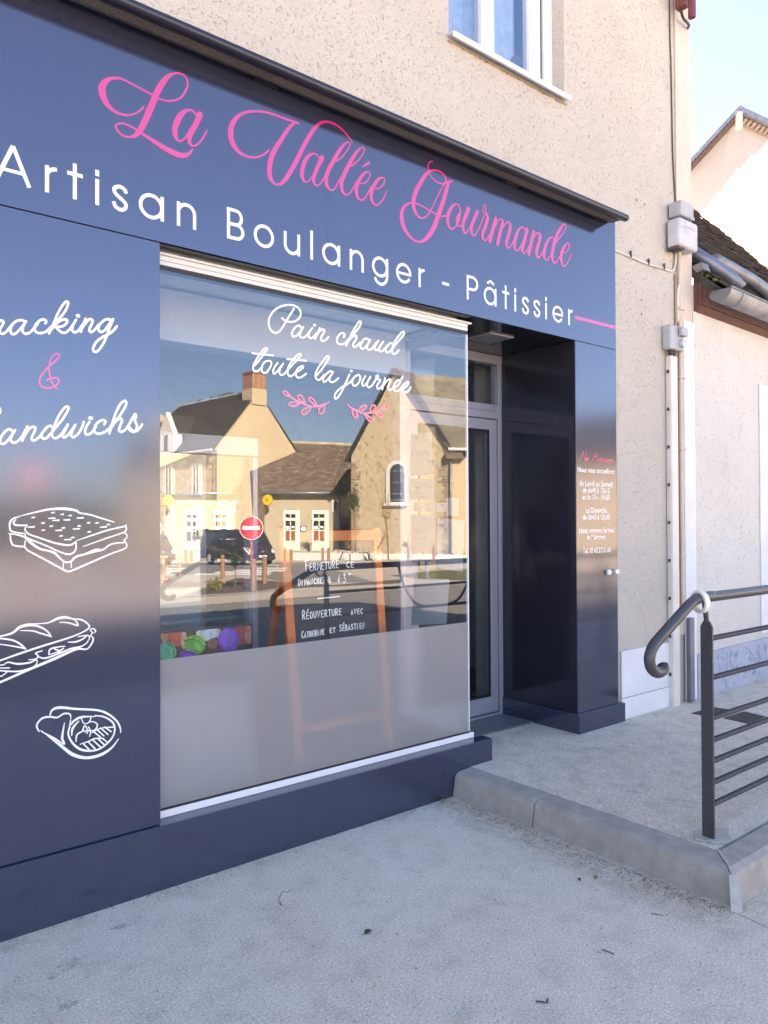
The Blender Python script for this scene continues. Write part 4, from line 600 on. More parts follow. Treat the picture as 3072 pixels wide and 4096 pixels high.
# ================================================================ NEIGHBOURING HOUSE
NH = empty('neighbour_house', (7, .3, 0), 'low cream roughcast house with mossy brown tiled roof beside the bakery', 'house')
nd = Vector((math.cos(R_(2.1)), math.sin(R_(2.1)), 0)); nn = Vector((nd.y, -nd.x, 0)); N0 = Vector((5.416, 0.004, 0))
def NP(s, n, z): return N0 + nd*s + nn*n + Vector((0, 0, z))
def nbox(mb, s0, s1, n0, n1, z0, z1):
    return mb.obox(NP((s0+s1)/2, (n0+n1)/2, (z0+z1)/2), nd*(s1-s0)/2, nn*(n1-n0)/2, Vector((0, 0, (z1-z0)/2)))
mb = MB(); nbox(mb, 0, 5.2, -.3, 0, 0, 3.22); mb.build('wall', M['render2'], NH)
mb = MB(); nbox(mb, 5.2-.3, 5.2, -5, -.301, 0, 3.22); nbox(mb, 0, 5.2, -5.3, -5.001, 0, 3.22); mb.build('side_wall', M['render2'], NH)
mb = MB(); mb.box(5.262, 5.4135, -.006, YW-.0125, .13, 2.93); o = mb.build('corner_strip', M['white_paint'], NH, bevel=.004)
mb = MB(); mb.box(5.256, 5.318, -.040, -.0065, .135, .745); mb.build('zinc_shoe', M['zinc2'], NH, bevel=.006)
m, nt, b = newmat('troweled_plinth'); pset(b, Roughness=.75); v = coords(nt, (1, 1, .6)); n1 = noise(nt, v, 14, 3, .5, 2.5)
nt.links.new(ramp(nt, noise(nt, v, 3, 4), (.3, (.36, .40, .50)), (.7, (.43, .47, .56))), b.inputs['Base Color']); bump(nt, b, n1, .03, .7); M['trowel'] = m
mb = MB(); nbox(mb, -.003, 5.2, .0005, .018, .0, .458)
random.seed(3)
for k in range(420):
    s, z, a = random.uniform(.02, 5.1), random.uniform(.13, .43), random.gauss(math.pi/2, .55); L = random.uniform(.018, .05)
    dx, dz = math.cos(a)*L, math.sin(a)*L; wd = random.uniform(.003, .007); px, pz = -math.sin(a)*wd, math.cos(a)*wd
    p = [NP(s-dx, .0175, z-dz), NP(s+px*1.5, .0175, z+pz*1.5), NP(s+dx, .0175, z+dz), NP(s-px*1.5, .0175, z-pz*1.5), NP(s+px*.3, .0175+random.uniform(.006, .013), z+pz*.3)]
    if z-abs(dz) < .12 or z+abs(dz) > .455: continue
    i = len(mb.v); mb.v += [tuple(q) for q in p]; mb.f += [[i, i+1, i+4], [i+1, i+2, i+4], [i+2, i+3, i+4], [i+3, i, i+4]]
mb.build('plinth', M['trowel'], NH)
a = onY(3045, 1535, .02); mb = MB(); nbox(mb, a.x-5.416, a.x-5.416+.9, .0005, .012, .50, a.z); mb.build('smooth_surround', M['white_paint'], NH, bevel=.003)
# eave: sloping boards, end panel, tiles, gutter
mb = MB(); pr = [NP(0.004, 0, 3.02), NP(.004, .14, 3.165), NP(.004, .14, 3.19), NP(.004, .0, 3.10)]
for k in range(3):
    t0, t1 = k/3, (k+1)/3-.02
    q = [NP(.03, .14*t0, 3.02+.145*t0), NP(.03, .14*t1, 3.02+.145*t1), NP(.03, .14*t1-.01, 3.03+.145*t1), NP(.03, .14*t0-.01, 3.03+.145*t0)]
    mb.prism(q, nd*5.3)
mb.build('soffit_board', M['redwood'], NH, bevel=.002)
mb = MB()
for k in range(4):
    t0, t1 = k/4, (k+1)/4-.03
    mb.prism([NP(.006, .14*t0, 3.02+.145*t0), NP(.006, .14*t1, 3.02+.145*t1), NP(.006, .14*t1, 3.285-.10*t1), NP(.006, .14*t0, 3.285-.10*t0)], nd*.018)
mb.build('end_board', M['redwood'], NH)
def rp(s, t, h=0):                                       # point on the roof slope: s along, t up the slope (horizontal metres)
    return NP(s, .17-t, 3.195+t*1.0) + (nn*.707+Vector((0, 0, .707)))*h
tile = plain('old_tile', (.046, .037, .033), .9, scale=11, var=.45, bmp=.004, bs=30)
def smax(t): return 3.34+t*.69
mb = MB(); P4 = [rp(0, 0, -.02), rp(smax(0), 0, -.02), rp(smax(4.2), 4.2, -.02), rp(0, 4.2, -.02)]; mb.prism(P4, (nn*.707+Vector((0, 0, .707)))*-.05)
r = 0; t = -.02
while t < 4.2:
    s = -.1*random.random(); 
    while s < smax(t):
        wd = .16+random.uniform(-.012, .012); lift = .020+random.uniform(-.008, .014); tl = .11
        if s > 0:
            up_ = nn*.707+Vector((0, 0, .707)); slp = (-nn*.707+Vector((0, 0, .707)))
            c = rp(s+wd/2, t+.05, lift*.5+random.uniform(-.003, .004)); tilt = random.uniform(-.03, .03)
            mb.obox(c, (nd+up_*tilt).normalized()*wd*.49, slp*tl*.6+up_*-.008, up_*.006)
        s += wd
    t += .078+random.uniform(-.004, .004)
mb.build('roof', tile, NH)
mb = MB(); back = rp(0, 4.2, -.02); mb.prism([rp(0, 4.2, -.02), rp(smax(4.2), 4.2, -.02), rp(smax(4.2), 4.2, -.02)-nn*4+Vector((0, 0, -4)), rp(0, 4.2, -.02)-nn*4+Vector((0, 0, -4))], (0, 0, -.06)); mb.build('back_roof', tile, NH)
gp = [(.18+.088*math.cos(R_(t)), 3.15+.088*math.sin(R_(t))) for t in range(180, 361, 9)]; gi = [(.18+.084*math.cos(R_(t)), 3.15+.084*math.sin(R_(t))) for t in range(360, 179, -9)]
mb = MB(); mb.prism([NP(.045, n, z) for n, z in gp+gi], nd*5.3); GU = mb.build('gutter', M['zinc'], NH)
mb = MB(); mb.prism([NP(.042, n, z) for n, z in gp], nd*.003); mb.build('gutter_end', plain('shaded_zinc', (.15, .155, .165), .6), GU)  # end cap colour darkened so the face reads as shaded
mb = MB(); mb.tube([NP(.042, .268, 3.153), NP(5.3, .268, 3.153)], .009, 10); mb.build('gutter_bead', M['zinc'], GU, True)
for s in (.24, .95, 1.7, 2.5): MB().prism([NP(s, n+(n-.18)*.05, z-.003) for n, z in gp]+[NP(s, n+(n-.18)*.02, z) for n, z in gi], nd*.022).build('gutter_bracket', M['zinc2'], GU)
mb = MB(); mb.tube([(5.43, .14, 3.58), (5.60, -.01, 3.43), (5.74, -.12, 3.31), (5.80, -.17, 3.22)], .050, 18)
o = mb.build('roof_pipe', M['zinc2'], NH, True)
mb = MB(); mb.tube([(5.70, -.02, 3.46), (5.95, -.03, 3.435), (6.18, -.07, 3.385), (6.32, -.12, 3.32), (6.38, -.165, 3.22)], .050, 18); mb.build('roof_pipe', M['zinc'], NH, True)
mb = MB(); mb.obox((5.47, -.02, 3.335), (.05, 0, 0), (0, .05, -.01), (0, .01, .03)); mb.build('lead_flashing', M['zinc'], NH)
m = plain('moss', (.14, .13, .05), .95, scale=30, var=.5); mb = MB()
for k in range(60):
    s, n = random.uniform(.02, .45), random.uniform(.02, .15); mb.obox(NP(s, n, 3.21+.12-n*.72+random.uniform(0, .015)), nd*random.uniform(.004, .012), nn*random.uniform(.004, .012), (0, 0, random.uniform(.003, .01)))
o = mb.build('moss', m, NH); o['kind'] = 'stuff'

# white gabled house further off
def P(u, v, D): return EYE + dirpx(u, v)*D
GH = empty('gabled_house', tuple(P(2929, 2000, 24)), 'tall white gabled house rising behind the low tiled roof', 'house')
D0 = 24; back = FW*6; 
ap, lf, rt = P(2929, 475, D0), P(2690, 735, D0), P(3330, 655, D0+3)
mb = MB(); mb.prism([ap, lf, P(2690, 1600, D0), P(3330, 1600, D0+3), rt], tuple(back)); mb.build('wall', plain('old_white_wall', (.285, .29, .31), .9, scale=.6, var=.1), GH)
mb = MB(); f = -FW*.5; upv = Vector((0, 0, 1))
mb.prism([ap+f+upv*.16, lf+f+upv*.16, lf+f+upv*.0, ap+f+upv*.0], tuple(FW*6.7)); mb.prism([ap+f+upv*.165, rt+f+upv*.16, rt+f-upv*.06, ap+f+upv*.0], tuple(FW*6.7)); mb.build('roof', M['zinc2'], GH)
mb = MB()
for k in range(22):
    a_ = lf.lerp(ap, (k+.5)/23)-upv*.02; mb.obox(a_+f*.6-upv*.09, RT*.05, FW*.12, upv*.09)
mb.build('rafter_end', plain('dark_rafter', (.075, .055, .05), .8), GH)
mb = MB()
for k in range(24):
    a_ = ap.lerp(rt, (k+.8)/25); mb.obox(a_+f*.5-upv*.10, RT*.05, FW*.12, upv*.03)
mb.build('rafter_end', plain('pale_rafter', (.22, .19, .165), .8), GH)
mb = MB(); mb.obox(ap+f*.8-upv*.27, RT*.10, FW*.10, upv*.26); mb.build('ridge_beam_end', M['mortar'], GH, bevel=.03)
# added roof slope standing in for the gable's sunlit wall, and a chimney
SR = empty('added_sunlit_slope', tuple(P(2980, 2000, 16)), 'added pale roof slope standing in for the sunlit part of the white gable', 'house')
rn = Vector((-.66, -.05, .75)).normalized(); q0 = P(2950, 800, 16)
def onR(u, v):
    d = dirpx(u, v); return EYE + d*((q0-EYE).dot(rn)/d.dot(rn))
pts = [onR(*p) for p in ((3110, 520), (3020, 625), (3012, 618), (2960, 680), (2952, 676), (2890, 752), (2896, 768), (2872, 768), (2800, 858), (2700, 975), (2700, 1120), (3110, 1250))]  # jagged edge shaped as the boundary of sun and shade on the gable
m, nt, b = newmat('added_slope_tile'); pset(b, Roughness=.8); v = coords(nt); br = node(nt, 'ShaderNodeTexBrick', Scale=3.2); br.inputs['Color1'].default_value = (.80, .79, .76, 1); br.inputs['Color2'].default_value = (.76, .75, .72, 1); br.inputs['Mortar'].default_value = (.60, .58, .55, 1); br.inputs['Mortar Size'].default_value = .01
nt.links.new(v, br.inputs['Vector']); nt.links.new(br.outputs[0], b.inputs['Base Color'])
mb = MB(); mb.prism(pts, tuple(-rn*.15)); mb.build('roof', m, SR)
c = onR(2890, 905); ax = Vector((.75, -.66, 0)); ay = Vector((.66, .75, 0))
m2, nt, b = newmat('pale_brick'); pset(b, Roughness=.9); v = coords(nt); br = node(nt, 'ShaderNodeTexBrick', Scale=4.5); br.inputs['Color1'].default_value = (.85, .82, .78, 1); br.inputs['Color2'].default_value = (.80, .77, .74, 1); br.inputs['Mortar'].default_value = (.5, .47, .45, 1); br.inputs['Mortar Size'].default_value = .012
nt.links.new(v, br.inputs['Vector']); nt.links.new(br.outputs[0], b.inputs['Base Color'])
mb = MB(); mb.obox(c+Vector((0, 0, .05)), ax*.21, ay*.21, (0, 0, .28)); mb.build('chimney', m2, SR)
mb = MB(); mb.prism([onR(2700, 1120), onR(3110, 1250), onR(3110, 1250)-Vector((0, 0, 5)), onR(2700, 1120)-Vector((0, 0, 5))], (.2, .2, 0)); mb.build('wall', M['render2'], SR)

# ================================================================ RAILING
RL = empty('railing', (3.08, -1.318, .13), 'dark grey metal railing with curled handrail beside the ramp', 'railing')
YR = -1.318
def post(x):
    q = MB(); q.prism([(x, YR-.026, .1305), (x, YR+.026, .1305), (x, YR+.026, 1.015), (x, YR+.012, 1.040), (x, YR-.012, 1.040), (x, YR-.026, 1.015)], (.011, 0, 0)); q.tube([(x+.005, YR, 1.036), (x-.012, YR, 1.12)], .011, 8); return q.build('post', M['railpaint'], RL, bevel=.0015)
for x in (3.074, 4.62, 6.17, 7.7): post(x)
pth = [(10.0, 1.137), (6, 1.137), (3.3, 1.137)]
zz = [(1150, 1218), (1070, 1230), (1010, 1258), (950, 1315), (850, 1428), (750, 1540), (695, 1612), (670, 1690), (678, 1760), (710, 1802), (748, 1806), (776, 1780), (770, 1752)]
pp = [(x, YR, z) for x, z in pth] + [tuple(onY(2250+a/1.923, 1750+b_/1.923, YR)) for a, b_ in zz]
q = MB(); q.tube(cat(pp, 8), .0215, 16); q.build('handrail', M['railpaint'], RL, True)
for z in (.962, .797, .628, .535, .447, .357, .266):
    q = MB(); q.tube([(3.085, YR, z), (10, YR, z)], .0115, 12); q.build('rail', M['railpaint'], RL, True)
for x in (4.14, 5.69):                                 # garland bars hanging from the handrail
    for sgn in (1, -1):
        q = MB(); q.tube(cat([(x+sgn*.40, YR, 1.13), (x+sgn*.36, YR, 1.0), (x+sgn*.30, YR, .90), (x+sgn*.23, YR, .83), (x+sgn*.14, YR, .802)], 6), .010, 10); q.build('bowed_bar', M['railpaint'], RL, True)
q = MB(); n = 40; R1, R2, hw = .0475, .0365, .0115; c = Vector((3.026, YR, 1.1225)); axd = Vector((.93, -.33, .08)).normalized(); u_ = axd.cross(Vector((0, 0, 1))).normalized(); v_ = axd.cross(u_)
for k in range(n):
    a = 2*math.pi*k/n; e = u_*math.cos(a)+v_*math.sin(a)
    q.v += [tuple(c+e*R1-axd*hw), tuple(c+e*R1+axd*hw), tuple(c+e*R2+axd*hw), tuple(c+e*R2-axd*hw)]
for k in range(n):
    i, j = 4*k, 4*((k+1) % n)
    q.f += [[i, i+1, j+1, j], [i+1, i+2, j+2, j+1], [i+2, i+3, j+3, j+2], [i+3, i, j, j+3]]
o = q.build('tape_roll', M['tape'], None, bevel=.0008); tag(o, 'roll of cream paper tape hung on the bend of the handrail', 'tape roll')

# drain covers on the ramp
def onZ(u, v, z):
    d = dirpx(u, v); return EYE + d*((z-EYE.z)/d.z)
m, nt, b = newmat('rusty_grating'); pset(b, Roughness=.8); v = coords(nt); ck = node(nt, 'ShaderNodeTexVoronoi', Scale=60.0); nt.links.new(v, ck.inputs['Vector'])
nt.links.new(ramp(nt, ck.outputs['Distance'], (.2, (.11, .095, .08)), (.5, (.045, .04, .037))), b.inputs['Base Color']); bump(nt, b, ck.outputs['Distance'], .006, 1)
for pts, lb in ((((2766, 2855), (2850, 2830), (2925, 2841), (2848, 2866)), 'rusty drain cover nearer the wall on the ramp'), (((2894, 2873), (2992, 2895), (3062, 2868), (2976, 2848)), 'rusty drain cover further out under the rails')):
    q = MB(); q.prism([onZ(u, v, .1305) for u, v in pts], (0, 0, .005)); tag(q.build('drain_cover', m), lb, 'drain cover', 'drain covers in the ramp')

def crack(pts, w_, name, label):
    q = MB(); P_ = [onZ(u, v, .0006) for u, v in pts]; P_ = cat([tuple(p) for p in P_], 6); random.seed(2)
    for k in range(len(P_)-1):
        a, b_ = Vector(P_[k]), Vector(P_[k+1]); t = (b_-a).normalized(); s_ = Vector((-t.y, t.x, 0))*w_*random.uniform(.4, 1.2); q.poly([a+s_, b_+s_, b_-s_, a-s_])
    o = q.build(name, M['joint']); o['kind'] = 'structure'
crack([(2925, 3645), (2990, 3672), (3072, 3712), (3200, 3780)], .0022, 'paving_joint', '')
# small litter on the paving
def leafshape(u, v, z, L, wd, ang, m, name, label, cat_):
    c = onZ(u, v, z); q = MB(); dx, dy = math.cos(ang), math.sin(ang); n = 7; T_ = []; B_ = []
    for k in range(n+1):
        t = k/n; w_ = wd*math.sin(math.pi*(t*.9+.05)); x = (t-.5)*L; h = .002+.006*math.sin(t*3.1)
        T_.append((c.x+dx*x-dy*w_, c.y+dy*x+dx*w_, z+h+.002)); B_.append((c.x+dx*x+dy*w_, c.y+dy*x-dx*w_, z+h+.003))
    q.v = T_+B_; q.f = [[k, k+1, n+2+k, n+1+k] for k in range(n)]
    i = len(q.v); q.v += [(p[0], p[1], p[2]-.0012) for p in T_+B_]; q.f += [[i+k, i+n+1+k, i+n+2+k, i+k+1] for k in range(n)]
    tag(q.build(name, m), label, cat_)
leafshape(1472, 3732, 0, .036, .011, .2, M['darkdebris'], 'dead_leaf', 'curled dark brown leaf lying alone on the open paving', 'leaf')
leafshape(2383, 3513, 0, .034, .008, .5, M['dryleaf'], 'dead_leaf', 'yellow-brown leaf lying near the kerb', 'leaf')
leafshape(2316, 3523, 0, .018, .007, 1.2, M['black'], 'dead_leaf', 'small blackish leaf beside the yellow one', 'leaf')
leafshape(1772, 3206, 0, .05, .012, .9, M['dryleaf'], 'dead_leaf', 'dry reddish leaf caught where kerb meets plinth', 'leaf')
def twig(pts, r, label):
    q = MB(); q.tube([tuple(onZ(u, v, 0)+Vector((0, 0, h))) for u, v, h in pts], r, 6); tag(q.build('twig', M['darkdebris'], None, True), label, 'twig')
twig([(2143, 4010, .004), (2160, 4014, .006), (2188, 4016, .004)], .0022, 'short forked twig at the bottom edge of the paving')
twig([(2188, 4016, .004), (2191, 4006, .008)], .003, 'stub of dark twig beside the forked one')
twig([(2410, 3802, .003), (2432, 3812, .005), (2456, 3820, .003)], .0018, 'thin straight twig on the right of the paving')
twig([(2605, 3656, .003), (2652, 3665, .003)], .0013, 'fine stalk lying close to the kerb corner')
twig([(1112, 3612, .002), (1128, 3624, .002), (1114, 3598, .002), (1130, 3568, .003), (1150, 3572, .003), (1168, 3560, .002)], .0009, 'curled dark thread on the paving before the plinth')
random.seed(11); q = MB()
def grit(c, s):
    q.obox(c, (s*random.uniform(.6, 1.3), s*random.uniform(-.4, .4), 0), (s*random.uniform(-.4, .4), s*random.uniform(.6, 1.2), 0), (0, 0, s*random.uniform(.4, .8)))
for k in range(700):
    t = random.random()**.7; e = random.expovariate(1/.045); grit((2.826-e, -.03-1.5*t, .001), random.uniform(.0006, .0017))
for k in range(260): grit((random.uniform(.9, 2.85), -.024-random.expovariate(1/.03), .001), random.uniform(.0006, .0016))
for k in range(300): grit((random.uniform(.9, 3.6), random.uniform(-2.3, -.1), .0008), random.uniform(.0006, .0020))
o = q.build('grit', M['darkdebris']); o['kind'] = 'stuff'; o['label'] = 'dark grit scattered on the paving and along the kerb'
q = MB()
for k in range(170): grit((random.uniform(.9, 2.85), random.uniform(-2.2, -.1), .0008), random.uniform(.001, .0022))
for (u, v, n, sp) in ((477, 3711, 40, .016), (300, 3858, 46, .03), (205, 3905, 20, .02), (268, 4021, 40, .016), (1700, 3190, 12, .02)):
    c = onZ(u, v, 0)
    for k in range(n): grit((c.x+random.gauss(0, sp), c.y+random.gauss(0, sp*.6), .0006), random.uniform(.0015, .0035))
o = q.build('pale_grit', M['mortar']); o['kind'] = 'stuff'; o['label'] = 'pale specks of mortar on the paving'

# ================================================================ INSIDE THE SHOP WINDOW
EA = empty('easel_board', (2.3, .25, .10), 'orange wooden easel with handwritten blackboard behind the window glass', 'easel')
def yb(z): return .20+.06*(z-.11)/1.31
def leg(x0, x1, w_=.024, back=False, y1=.75):
    q = MB()
    a, b_ = (Vector((x0, .20, .105)), Vector((x1, .262, 1.425))) if not back else (Vector((x0, y1, .105)), Vector((x1, .285, 1.38)))
    d = (b_-a); q.obox((a+b_)/2, (w_, 0, 0), (0, .012, 0), tuple(d/2)); return q.build('leg', M['orange'], EA, bevel=.003)
leg(2.052, 1.992); leg(2.610, 2.570); leg(2.095, 2.03, .020, True); leg(2.64, 2.55, .020, True)
q = MB(); q.box(1.955, 2.585, yb(1.39)-.026, yb(1.39)-.013, 1.362, 1.415); q.build('top_bar', M['orange'], EA, bevel=.003)
q = MB(); q.box(2.065, 2.585, .205, .222, .425, .468); q.build('cross_bar', M['orange'], EA, bevel=.003)
q = MB(); q.prism([(2.040, yb(.47)+.002, .47), (2.578, yb(.47)+.002, .47), (2.552, yb(1.36)+.002, 1.36), (2.014, yb(1.36)+.002, 1.36)], (0, .010, 0)); BO = q.build('blackboard', M['slateboard'], EA)
F_ = {'F': [[(0, 0), (0, 1)], [(-.15, .95), (.75, 1.05)], [(0, .5), (.55, .55)]], 'E': [[(.6, 1), (.05, 1), (.05, 0), (.6, 0)], [(.05, .5), (.5, .52)]], 'R': [[(0, 0), (.03, 1), (.45, .95), (.55, .75), (.4, .52), (.05, .48)], [(.2, .5), (.6, 0)]],
 'M': [[(0, 0), (.1, 1), (.4, .35), (.7, 1), (.8, 0)]], 'T': [[(0, 1), (.7, 1)], [(.35, 1), (.32, 0)]], 'U': [[(0, 1), (.03, .25), (.25, 0), (.5, .1), (.6, .4), (.62, 1)]], 'C': [[(.6, .9), (.35, 1), (.08, .75), (.02, .35), (.25, 0), (.6, .1)]],
 'D': [[(0, 0), (.03, 1), (.45, .85), (.6, .5), (.4, .1), (0, 0)]], 'I': [[(.15, 0), (.18, .75)], [(.19, .95), (.21, 1.0)]], 'A': [[(0, 0), (.3, 1), (.6, 0)], [(.1, .38), (.5, .38)]], 'N': [[(0, 0), (.05, 1), (.5, 0), (.58, 1)]], 'H': [[(0, 0), (.03, 1)], [(.52, 0), (.56, 1)], [(.03, .5), (.54, .5)]],
 'a': [[(.5, .6), (.25, .65), (.05, .4), (.1, .08), (.35, .05), (.5, .3), (.52, .6), (.55, .0)], [(.2, 1.0), (.38, .85)]], '1': [[(0, .1), (.3, 1), (.2, 0)]], '3': [[(.1, .95), (.5, 1), (.25, .6), (.5, .4), (.4, .02), (.05, .05)]], 'h': [[(0, 0), (.0, 1)], [(0, .5), (.3, .6), (.32, 0)]], 'r': [[(0, 0), (0, .6)], [(0, .4), (.3, .6)]],
 'É': [[(.6, 1), (.05, 1), (.05, 0), (.6, 0)], [(.05, .5), (.5, .52)], [(.25, 1.2), (.55, 1.45)]], 'O': [[(.3, 1), (.05, .75), (.02, .3), (.25, 0), (.55, .2), (.6, .7), (.3, 1)]], 'V': [[(0, 1), (.28, 0), (.6, 1)]], 'S': [[(.55, .9), (.3, 1), (.05, .78), (.25, .55), (.5, .35), (.4, .05), (.0, .08)]], 'B': [[(0, 0), (.03, 1), (.45, .85), (.35, .55), (.05, .5), (.5, .4), (.5, .08), (0, 0)]], '-': [[(0, .5), (.7, .5)]]}
def board_text(txt, u0, v0, u1, v1, hpx, first=1.0):
    a = onY(u0, v0, .225); b_ = onY(u1, v1, .225); n = len(txt); h = hpx*.00118; step = (b_.x-a.x)/n
    for k, ch in enumerate(txt):
        if ch == ' ': continue
        t = k/n; x = a.x+(b_.x-a.x)*t; z = a.z+(b_.z-a.z)*t; H = h*(first if k == 0 else 1); wv_ = step*.98
        for s in F_[ch]:
            ribbon(CH, [(x+px*wv_, z+pz*H, .0052) for px, pz in (cat([(p[0], p[1]) for p in s], 4) if len(s) > 2 and ch in 'RDUCaO3ÉSBV' and ch not in 'ÉV' else s)], 0, lambda X_, Z_, o_: (X_, yb(Z_)-.0004-o_, Z_))
CH = MB()
N_ = lambda x, y: (1050+x/2.765, 2250+y/2.765)
board_text('FERMETURE', *N_(512, 98), *N_(888, 58), 30, 1.5); board_text('CE', *N_(965, 58), *N_(1058, 56), 24)
board_text('DIMANCHE', *N_(425, 262), *N_(698, 226), 22, 1.25); board_text('a', *N_(752, 226), *N_(800, 224), 24); board_text('13', *N_(862, 226), *N_(975, 222), 36); board_text('hr', *N_(985, 140), *N_(1020, 135), 9)
board_text('RÉOUVERTURE', *N_(462, 632), *N_(905, 578), 27, 1.3); board_text('AVEC', *N_(998, 580), *N_(1140, 565), 22)
board_text('CATHERINE', *N_(448, 838), *N_(706, 795), 22, 1.25); board_text('ET', *N_(758, 780), *N_(830, 772), 19); board_text('SÉBASTIEN', *N_(868, 762), *N_(1152, 728), 24, 1.15)
a = onY(*N_(632, 402), .225); b_ = onY(*N_(875, 378), .225); ribbon(CH, [(a.x, a.z, .006), (b_.x, b_.z, .006)], 0, lambda X_, Z_, o_: (X_, yb(Z_)-.0004-o_, Z_))
CH.build('chalk_writing', M['chalk'], BO)

CB = empty('display_cabinet', (1.65, .9, .10), 'white-framed glass display cabinet at the left of the shop window', 'cabinet')
q = MB(); q.box(1.275, 2.045, 1.20, 1.24, .10, 1.90).box(1.275, 1.295, .66, 1.199, .10, 1.90).box(1.296, 2.044, .66, 1.199, 1.88, 1.90).box(1.296, 2.044, .66, 1.199, .10, .66); q.build('carcass', plain('cabinet_white', (.62, .62, .64), .5), CB)
q = MB(); q.box(1.275, 2.045, .590, .655, 1.805, 1.900); q.build('header', M['valance'], CB, bevel=.003)
q = MB(); q.box(2.018, 2.047, .60, .655, .66, 1.80).box(1.275, 1.295, .60, .655, .66, 1.80); q.build('frame', M['grey_alu'], CB, bevel=.003)
q = MB(); a, b_ = Vector((1.30, .600, 0)), Vector((2.015, .600+.715*math.tan(R_(3.5)), 0)); d = (b_-a); q.prism([a+Vector((0, 0, .93)), b_+Vector((0, 0, .93)), b_+Vector((0, 0, 1.80)), a+Vector((0, 0, 1.80))], (0, .005, 0)); q.build('glass_door', M['cabglass'], CB)
msh = plain('glass_shelf', (.35, .42, .42), .2)
for z in (.95, 1.25, 1.55): MB().box(1.30, 2.01, .70, 1.19, z, z+.012).build('shelf', msh, CB)
q = MB(); q.box(1.277, 2.003, .5935, .598, .64, .925); MP_ = q.build('picture_panel', plain('picture_brown', (.16, .095, .07), .35, scale=9, var=.5), CB)
def blob(cx, cy, rx, ry, col, k, name='macaron_print', rot=0):
    q = MB(); pts = []
    for t in range(28):
        a_ = 2*math.pi*t/28; x, y = cx+rx*math.cos(a_)*math.cos(rot)-ry*math.sin(a_)*math.sin(rot), cy+rx*math.cos(a_)*math.sin(rot)+ry*math.sin(a_)*math.cos(rot)
        p = onY(600+x/2.552, 2500+y/2.552, .593); p.x = min(max(p.x, 1.279), 2.0); p.z = min(p.z, .922); pts.append((p.x, .5932-.0002*k, p.z))
    q.poly(pts); q.build(name, plain('print_colour', [min(.9, c*1.7) for c in col], .4, scale=30, var=.25), MP_)
for k, a_ in enumerate([(150, 110, 40, 70, (.40, .16, .08)), (270, 130, 90, 90, (.45, .09, .05)), (345, 150, 30, 95, (.55, .26, .16)), (560, 95, 90, 70, (.50, .46, .40)), (625, 75, 75, 62, (.42, .50, .52)), (700, 90, 24, 50, (.55, .45, .30)), (640, 190, 55, 55, (.25, .10, .06)), (930, 90, 90, 110, (.35, .07, .06)), (1005, 100, 40, 95, (.50, .20, .12)), (175, 270, 95, 100, (.05, .30, .17)), (230, 260, 30, 70, (.08, .40, .15)), (455, 200, 112, 98, (.11, .33, .04)), (500, 190, 60, 70, (.17, .45, .07)), (800, 150, 108, 125, (.20, .07, .38)), (790, 130, 80, 95, (.27, .11, .48)), (385, 300, 78, 40, (.20, .06, .38))]): blob(*a_[:5], k+1)

for (x0, y0, x1, y1, x2, y2, c_) in ((345, 160, 455, 150, 562, 225, (.05, .17, .02)), (352, 172, 450, 168, 552, 245, (.20, .42, .08)), (165, 180, 225, 230, 245, 330, (.02, .15, .09)), (690, 215, 740, 262, 850, 262, (.11, .03, .24)), (205, 140, 200, 170, 265, 240, (.24, .05, .03)), (315, 310, 380, 275, 455, 305, (.10, .03, .22))):
    q = MB(); pts = []
    for p in cat([(x0, y0), (x1, y1), (x2, y2)], 8):
        w_ = onY(600+p[0]/2.552, 2500+p[1]/2.552, .593); pts.append((min(max(w_.x, 1.28), 2.0), w_.z, .004))
    ribbon(q, pts, .5895); q.build('macaron_ridge', plain('ridge_colour', c_, .5), MP_)
# papers taped to the side glass
def sidepaper(pts, label, k=0):
    q = MB(); q.prism([tuple(onX(u, v, 3.0825+.0008*k)) for u, v in pts], (.0004, 0, 0)); tag(q.build('poster', M['paper']), label, 'poster', 'papers taped to the side glass')
U_ = lambda x, y: (1600+x/3.16, 1300+y/3.16)
V_ = lambda x, y: (1600+x/3.16, 1950+y/3.16)
sidepaper([U_(135, 1385), U_(402, 1350), U_(412, 1885), U_(132, 1905)], 'large pale poster highest up on the side glass')
sidepaper([U_(112, 1942), U_(425, 1950), V_(430, 150), V_(112, 150)], 'wide pale poster just under the highest one', 1)
sidepaper([V_(172, 188), V_(292, 195), V_(292, 300), V_(172, 296)], 'small card nearest the door frame in the row of cards', 2)
sidepaper([V_(312, 193), V_(443, 197), V_(443, 306), V_(312, 304)], 'small card in the middle of the row of cards', 3)
sidepaper([V_(454, 196), V_(585, 192), V_(585, 310), V_(454, 306)], 'small card on the right of the row of cards', 4)
sidepaper([V_(588, 130), V_(742, 134), V_(738, 362), V_(588, 356)], 'upright printed sheet nearest the front edge of the side glass', 5)
sidepaper([V_(134, 340), V_(448, 352), V_(446, 922), V_(146, 945)], 'tall pale poster low down next to the door frame', 6)
sidepaper([V_(480, 386), V_(812, 416), V_(790, 1068), V_(460, 1012)], 'tall tilted poster low down near the front edge', 7)
sidepaper([V_(182, 1140), V_(626, 1160), V_(585, 1720), V_(140, 1740)], 'wide lilac-grey sheet at the bottom of the side glass', 8)
